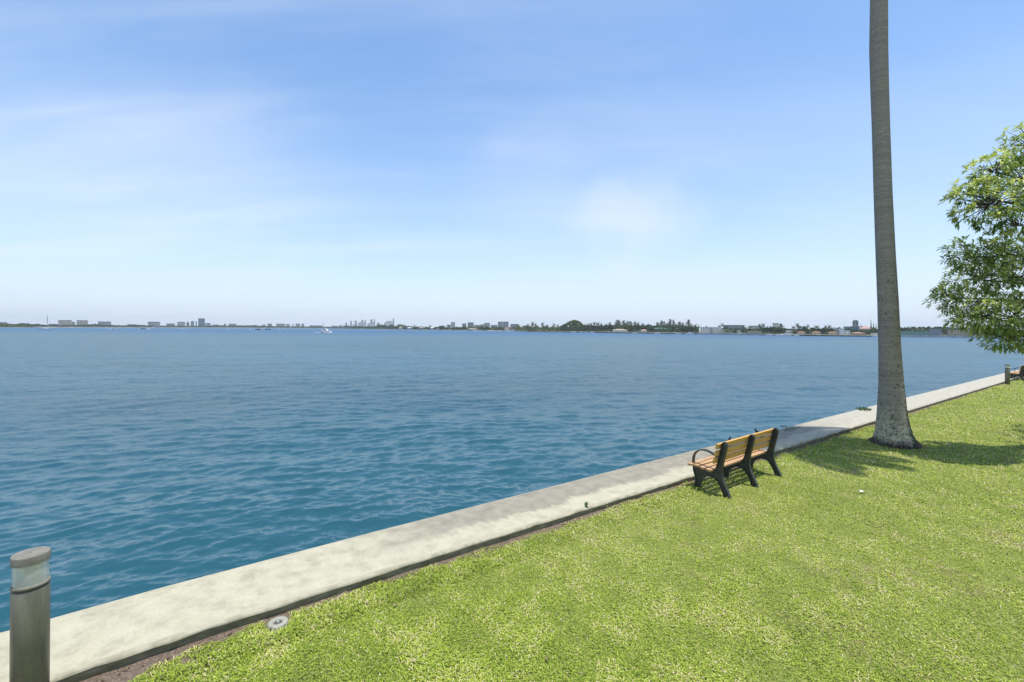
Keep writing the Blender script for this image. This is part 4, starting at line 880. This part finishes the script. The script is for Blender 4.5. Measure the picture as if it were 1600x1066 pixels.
ORD = ['first', 'second', 'third', 'fourth', 'fifth', 'sixth', 'seventh', 'eighth', 'ninth', 'tenth', 'eleventh', 'twelfth']
LAND += [(893, 'big domed tree'), (1361, 'lone tall cypress')] if False else [(893, 'big domed tree')]
LAND.sort()
def tree_labels():
    lab = {}; by = {}
    for i, t in enumerate(TREES):
        px = t[2]; L = min(LAND, key=lambda q: abs(q[0]-px)); by.setdefault((KW[t[:2]], L, px > L[0]), []).append((abs(px-L[0]), i))
    for (kw, L, right), lst in by.items():
        lst.sort()
        for k, (_, i) in enumerate(lst): lab[i] = '%s, %s of its kind %s of the %s' % (kw, ORD[min(k, 11)], 'right' if right else 'left', L[1])
    return lab
LAB = tree_labels(); CM = {}
GN = {'round': 'broadleaf trees on the far shore', 'pine': 'pines on the far shore', 'palm': 'palms on the far shore', 'cypress': 'narrow conifers near the palm trunk'}
for i, (kind, colr, px, top, wpx, ad) in enumerate(TREES):
    vi = i % 3; key = (kind, vi)
    if key not in PROTO: PROTO[key] = proto(kind, 40+vi*7+len(kind)); o = PROTO[key]; first = True
    else: o = copy_tree(PROTO[key]); first = False
    D = shD(px)+ad; zt = zat(px, top, D); h = (zt-ZL)*1.04+.1; w = wpx/FP*D*{'round': 1.5, 'pine': 2.1, 'palm': 1.45, 'cypress': 1.1}[kind]
    o.location = wp(px, D, ZL-.05); o.scale = (w, w, h) if kind != 'palm' else (w*.85, w*.85, h); o.rotation_euler = (0, 0, random.uniform(0, 6.28) if kind != 'cypress' else 0)
    if kind == 'palm': o.scale = (w*1.0, w*1.0, h*1.0)
    for ch in o.children:
        if ch.name.startswith('crown'):
            k2 = (ch.data.name, colr)
            if kind+str(vi)+colr not in CM:
                me = ch.data if first else ch.data.copy()
                me.materials.clear(); me.materials.append(MT[colr]); CM[kind+str(vi)+colr] = me
            ch.data = CM[kind+str(vi)+colr]
    tag(o, LAB[i], 'tree', GN[kind])
def big_dome():
    D = 620; o = empty('domed_fig_tree', wp(893, D, ZL)); tag(o, 'big bright-green domed tree, broadest on the far shore', 'tree')
    g = random.Random(9); L = []
    prof = [(873, 512), (877, 508.5), (883, 506), (889, 502.5), (896, 500.2), (901, 500.4), (905, 502), (909, 505), (913, 508.5)]
    for i in range(170):
        px = g.uniform(875, 911); t = float(np.interp(px, [a for a, b in prof], [b for a, b in prof])); py = g.uniform(t+1.2, 517)
        r = 1.5/FP*D*g.uniform(.9, 1.5); L.append((xat(px, D)-xat(893, D), g.uniform(-7, 7)*(1-abs(px-893)/26), zat(px, py, D)-ZL, r, r, r*.9))
    for px in np.arange(876, 911, 2.2):
        t = float(np.interp(px, [a for a, b in prof], [b for a, b in prof])); r = 1.6/FP*D; L.append((xat(px, D)-xat(893, D), g.uniform(-3, 2), zat(px, t+1.5, D)-ZL, r, r, r))
    V, F, T = clumps(lobes_fn(L), 20000, .55, 5); npmesh('crown', V, F, MT['fig'], o, attrs={'tint': T})
    MB().tube([(0, 0, -.3), (.4, 0, 3), (0, 0, 8)], [1.3, 1.0, .5], 8).build('trunk', MTR, o, True)
big_dome()
def wood(name, label, prof, add, depth, mat, n_per, size_px, seed, cat='woodland', lo=None):
    g = np.random.default_rng(seed); xs = [p[0] for p in prof]; tp = [p[1] for p in prof]; n = int((xs[-1]-xs[0])*n_per)
    px = g.uniform(xs[0], xs[-1], n); D = np.array([shD(p) for p in px])+add+g.uniform(0, depth, n)
    bump = .9*np.sin(px*1.9+3*np.sin(px*.7))+.6*np.sin(px*4.3+1)
    top = np.interp(px, xs, tp)+bump*.35; zt = HC-(top-(514+ROLL*(px-800)))/FP*D; z = ZL-.3+(zt-ZL)*g.uniform(0, 1, n)**.75
    P = np.stack([(px-800)/FP*D, D, z], -1); Nn = np.tile([0, 0, .5], (n, 1)); s = size_px/FP*D
    def fn(gg, m): return P, Nn
    a = g.normal(size=(n, 3))+Nn; a /= np.linalg.norm(a, axis=1)[:, None]; t = np.cross(a, g.normal(size=(n, 3))); t /= np.linalg.norm(t, axis=1)[:, None]; b = np.cross(a, t)
    s = (s*g.uniform(.5, 1.2, n))[:, None]
    V = np.stack([P-t*s, P-b*s*.6, P+t*s, P+b*s*.6], 1).reshape(-1, 3); T = np.repeat(np.clip(g.normal(.45, .2, n)+.12*np.sin(px*.9), 0, 1), 4)
    tag(npmesh(name, V, np.arange(n*4).reshape(n, 4), mat, attrs={'tint': T}), label, cat, kind='stuff')
wood('mangroves', 'green mangrove thicket at the far left waterline', [(-60, 506), (0, 506.2), (12, 506), (20, 507), (28, 507.2), (36, 508), (44, 509), (50, 510.5)], 6, 30, MT['olive'], 90, .9, 1)
wood('shore_wood', 'dark low woods along the far left shore', [(-60, 504), (0, 504.8), (12, 505.5), (24, 507), (30, 505.4), (36, 504.9), (45, 505.4), (48, 507), (60, 506.2), (66, 507.3), (73, 507.8), (90, 508.5), (110, 507.8), (125, 507.8), (140, 507), (150, 506.4), (160, 507.6), (175, 508), (185, 508.8), (197, 508.4), (210, 507.4), (225, 508.3), (240, 509.3), (262, 509), (290, 509.3), (320, 509.4), (340, 508.6), (360, 509), (375, 508.8), (395, 508.5), (405, 509.2), (430, 510), (480, 510.4), (500, 510.8), (545, 511.2)], 14, 40, MT['dark'], 60, .8, 2)
wood('point_wood', 'dark trees massed on the wooded point before the skyline', [(546, 511.6), (548, 510.3), (556, 509.6), (563, 510), (570, 510.1), (576, 509.4), (582, 510.6), (590, 509.4), (600, 509.3), (622, 510.4), (700, 511.4)], 8, 40, MT['dark'], 70, .8, 3)
wood('shoreline_shrubs', 'olive shrubs along the middle waterline', [(600, 512.2), (640, 512.4), (700, 512.2), (720, 512), (760, 512.2), (800, 512.2), (826, 511.5), (850, 511.2), (875, 511)], 12, 20, MT['olive'], 60, .8, 4)
wood('shoreline_trees', 'dark greenery massed behind the pines and palms', [(868, 511), (915, 508.8), (940, 509), (960, 507.6), (1000, 508.4), (1030, 508.6), (1060, 508.6), (1092, 511)], 18, 40, MT['dark'], 110, .8, 5)
wood('shoreline_hedge', 'dark hedges among the right-hand far houses', [(1118, 513), (1168, 513.8), (1200, 512), (1226, 512), (1232, 515), (1250, 513.4), (1300, 514), (1330, 513.5), (1345, 515.5), (1372, 514), (1405, 513), (1480, 512), (1580, 513)], 32, 30, MT['dark'], 90, .8, 6)
# ------------------------------------------------------------------ boats
MWHT = plain('boat_white', (.78, .78, .76), .35, .5, var=.04); MNAV = plain('boat_dark_hull', (.03, .045, .07), .35, .5, var=.1); MFOAM = plain('foam', (.72, .76, .78), .8, .2, var=.12, scale=1.5); MCANV = plain('boat_canvas', (.05, .08, .14), .8, var=.1)
def hull(mb, L, Wd, h, sh=.35):
    st = []; n = 9
    for i in range(n):
        t = i/(n-1); x = -L/2+L*t; w = Wd/2*(1-max(0, (t-.45)/.55)**2.2)*(.94 if i == 0 else 1)+.02; top = h*(1+sh*t*t)
        st.append([(x-(.0 if t < 1 else .0), -w, top), (x-.12*L*t*.3, -w*.72, -.15), (x-.12*L*t*.3, w*.72, -.15), (x, w, top)])
    V = [p for s in st for p in s]; F = [[i*4+j, (i+1)*4+j, (i+1)*4+(j+1) % 4, i*4+(j+1) % 4] for i in range(n-1) for j in range(4)]+[[0, 1, 2, 3], [(n-1)*4+3, (n-1)*4+2, (n-1)*4+1, (n-1)*4]]
    return mb.add(V, F)
def foam_patch(name, loc, rz, L, Wd, label, seed):
    g = random.Random(seed); mb = MB()
    for i in range(120):
        t = g.random()**.7; x = -L*t; w = Wd*(.35+.65*t); y = (g.choice([-1, 1])*w*.5*g.uniform(.6, 1.) if g.random() < .6 else g.uniform(-w/2, w/2)); s = g.uniform(.15, .5)*(1.3-t)
        mb.add([(x-s*1.6, y-s*.5, .03), (x, y-s*.6, .10), (x+s*1.4, y, .12*s+.05), (x-s*.3, y+s*.6, .09), (x-s*.4, y, .18+.25*s*(1-t))], [(0, 1, 4), (1, 2, 4), (2, 3, 4), (3, 0, 4)])
    o = mb.build(name, MFOAM); o.location = loc; o.rotation_euler = (0, 0, rz); tag(o, label, 'foam', kind='stuff')
def yacht():
    D = 335; o = empty('motor_yacht', wp(509.5, D, ZW), R(-2)); tag(o, 'white flybridge motor yacht heading right across the bay', 'yacht'); L = 8.6
    hl = hull(MB(), L, 2.9, .95, .55).build('hull', MWHT, o); MB().box(-L/2+.3, L/2-1.6, -1.38, 1.38, .25, .42).build('hull_stripe', MNAV, hl)
    MB().add([(-2.9, -1.15, .95), (1.7, -1.1, .98), (1.7, 1.1, .98), (-2.9, 1.15, .95), (-2.5, -1.0, 2.15), (.3, -.95, 2.15), (.3, .95, 2.15), (-2.5, 1.0, 2.15)], [(0, 3, 2, 1), (4, 5, 6, 7), (0, 1, 5, 4), (1, 2, 6, 5), (2, 3, 7, 6), (3, 0, 4, 7)]).build('cabin', MWHT, o, bevel=.08)
    MB().add([(-2.3, -1.14, 1.35), (1.0, -1.10, 1.35), (.45, -1.04, 1.85), (-2.1, -1.07, 1.85)], [(0, 1, 2, 3)]).build('side_window', MGLASS, o)
    MB().add([(-3.0, -1.0, 2.15), (-.2, -1.0, 2.15), (-.2, 1.0, 2.15), (-3.0, 1.0, 2.15), (-2.9, -1.05, 2.75), (.0, -1.0, 2.6), (.0, 1.0, 2.6), (-2.9, 1.05, 2.75)], [(0, 3, 2, 1), (0, 1, 5, 4), (1, 2, 6, 5), (2, 3, 7, 6), (3, 0, 4, 7)]).build('flybridge', MWHT, o)
    MB().box(-3.1, -.6, -1.05, 1.05, 3.75, 3.85).build('hardtop', MWHT, o)
    for x in (-2.8, -.9):
        for y in (-.9, .9): MB().tube([(x, y, 2.5), (x+.1, y, 3.76)], .05, 6).build('hardtop_post', MWHT, o)
    MB().tube([(-1.7, 0, 3.84), (-1.8, 0, 5.3)], [.06, .04], 6).build('radar_mast', MWHT, o); MB().lathe([(.1, 5.2), (.38, 5.25), (.38, 5.5), (.1, 5.58)], 12, (-1.8, 0)).build('radar_dome', MNAV, o, True)
    MB().tube([(4.4, -.3, 1.7), (3.0, -.95, 1.85), (1.7, -1.15, 1.8)], .03, 5).build('bow_rail', MWHT, o)
    foam_patch('yacht_wake', wp(506.0, D-.5, ZW), R(-2), 7, 3.2, 'white wake foam around the stern of the motor yacht', 3)
    foam_patch('yacht_bow_wave', wp(518.2, D-1.2, ZW), R(-2), 7, 2.6, 'white bow wave along the side of the motor yacht', 4)
yacht()
for _o in C.objects:
    if _o.name == 'motor_yacht': _o.scale = (1, 1, 1.22)
def sailboat():
    D = 430; o = empty('sailboat', wp(72, D, ZW), R(4)); tag(o, 'white sailboat at anchor with a tall bare mast and furled sail', 'sailboat'); L = 9.8
    hl = hull(MB(), L, 2.9, 1.0, .25).build('hull', MWHT, o); MB().box(-2.4, 1.6, -.8, .8, 1.0, 1.5).build('cabin', MWHT, o, bevel=.08)
    mt = MB().tube([(.9, 0, 1.0), (.9, 0, 13.2)], [.11, .08], 8).build('mast', RM['dark'], o); MB().tube([(.9, -.9, 8.2), (.9, .9, 8.2)], .04, 5).build('spreader', RM['dark'], mt)
    MB().tube([(.9, 0, 2.4), (-3.4, 0, 2.3)], .08, 6).build('boom', RM['dark'], o); MB().tube([(.7, 0, 2.55), (-1.3, 0, 2.65), (-3.3, 0, 2.45)], [.22, .2, .1], 8).build('furled_sail', MCANV, o)
    MB().tube([(1.06, 0, 5.5), (1.05, 0, 9), (1.0, 0, 12.6)], [.10, .24, .10], 8).build('furled_mainsail', RM['dark'], o)
    MB().tube([(4.8, 0, 1.3), (.95, 0, 13.1)], .03, 4).build('forestay', RM['dark'], o); MB().tube([(-4.8, 0, 1.1), (.9, 0, 13.1)], .02, 4).build('backstay', RM['dark'], o)
sailboat()
def motorboat(proto_=None):
    o = empty('motorboat', (0, -500, 0))
    hull(MB(), 7.0, 2.4, .8, .35).build('hull', MWHT, o); MB().box(-1.0, .9, -.6, .6, .8, 1.45).build('console', MWHT, o, bevel=.05); MB().add([(.95, -.6, 1.4), (.95, .6, 1.4), (.6, .55, 1.9), (.6, -.55, 1.9)], [(0, 1, 2, 3)]).build('windscreen', MGLASS, o)
    MB().box(-1.3, .8, -.9, .9, 2.35, 2.43).build('canopy', MCANV, o)
    for x in (-1.1, .6):
        for y in (-.8, .8): MB().tube([(x, y, .8), (x, y, 2.36)], .035, 5).build('canopy_post', MWHT, o)
    MB().box(-3.9, -3.45, -.25, .25, .1, 1.25).build('outboard', MNAV, o, bevel=.05); return o
mbt = None
for px, wy, rz, dark, wake, lab in [
    (181, 514.2, 0, 0, 1, 'faint motorboat with wake below the gap left of the square beige block'), (224, 514.3, 180, 1, 1, 'dark-hulled motorboat left of the square beige waterline block'), (240, 514.2, 0, 0, 1, 'white motorboat with wake just below the square beige waterline block'),
    (279, 514.2, 180, 0, 1, 'small white motorboat below the pale ribbed mid-height block'), (363, 514.4, 0, 0, 1, 'white motorboat with the brightest wake below the dark ribbed low block'), (374, 513.8, 0, 0, 1, 'small motorboat just right of the brightest wake'),
    (397, 514.8, 20, 0, 1, 'white motorboat third to the left of the yacht'), (403, 515.4, 0, 1, 0, 'dark boat leftmost of the trio near the middle of the left shore'), (409, 515.3, 10, 0, 1, 'white boat in the middle of the trio left of the yacht'), (419, 515.4, 0, 1, 0, 'dark boat rightmost of the trio left of the yacht'), (443, 515.2, 0, 0, 1, 'white motorboat nearest to the left of the yacht')]:
    D = 3.8*FP/(wy-hz(px)); o = motorboat() if mbt is None else copy_tree(mbt); mbt = mbt or o
    o.location = wp(px, D, ZW); o.rotation_euler = (0, 0, R(rz)); tag(o, lab, 'motorboat', 'motorboats off the far left shore')
    if dark:
        for ch in o.children:
            if ch.name.startswith('hull'): ch.data = ch.data.copy(); ch.data.materials[0] = MNAV
    if wake:
        a = R(rz); foam_patch('boat_wake', wp(px, D, ZW)-Vector((math.cos(a), math.sin(a), 0))*2.5, a, 11 if 'brightest' in lab else 7, 3.4, 'wake foam behind the '+lab.split(' with')[0][:70], int(px))
for k, (px, sc_, lab) in enumerate([(896, 1.2, 'white boat moored below the left half of the domed tree'), (909, .9, 'small boat moored below the right edge of the domed tree'), (916, .8, 'small boat moored just right of the domed tree'), (925, 1.3, 'largest white boat moored below the palms right of the domed tree'), (992, .9, 'boat moored between the long white house and the pinkish house'), (1027, 1.1, 'boat moored below the left end of the teal-roofed house'), (1060, 1.0, 'boat moored below the small cream house'), (1078, 1.5, 'long white boat moored left of the white three-storey block'), (1203, 1.0, 'boat moored at the left foot of the big dark tree'), (1218, 1.0, 'boat moored at the right foot of the big dark tree'), (1228, 1.4, 'lilac-white boat moored below the low white house'), (1244, .8, 'small boat moored at the leftmost orange-roofed house'), (1368, .8, 'boat moored against the low white house by the palm trunk')]):
    o = copy_tree(mbt); D = shD(px)-4; o.location = wp(px, D, ZW); o.scale = (sc_*.8,)*3; o.rotation_euler = (0, 0, R(random.choice([5, 175, -8, 168]))-math.atan((px-800)/FP)); tag(o, lab, 'motorboat', 'boats moored along the far shore')

# ------------------------------------------------------------------ haze
def haze():
    m = bpy.data.materials.new('haze_air'); m.use_nodes = True; nt = m.node_tree; nt.nodes.clear()
    out = nt.nodes.new('ShaderNodeOutputMaterial'); v = nt.nodes.new('ShaderNodeVolumePrincipled'); v.inputs['Color'].default_value = (.90, .97, 1, 1)
    v.inputs['Density'].default_value = HAZE; v.inputs['Anisotropy'].default_value = 0.2; nt.links.new(v.outputs[0], out.inputs['Volume'])
    o = MB().box(-5700, 5700, -700, 5700, -4.5, 110).build('haze', m); tag(o, 'thin pale haze over the bay', 'haze', kind='stuff')
HAZE = 1.4e-4
haze()
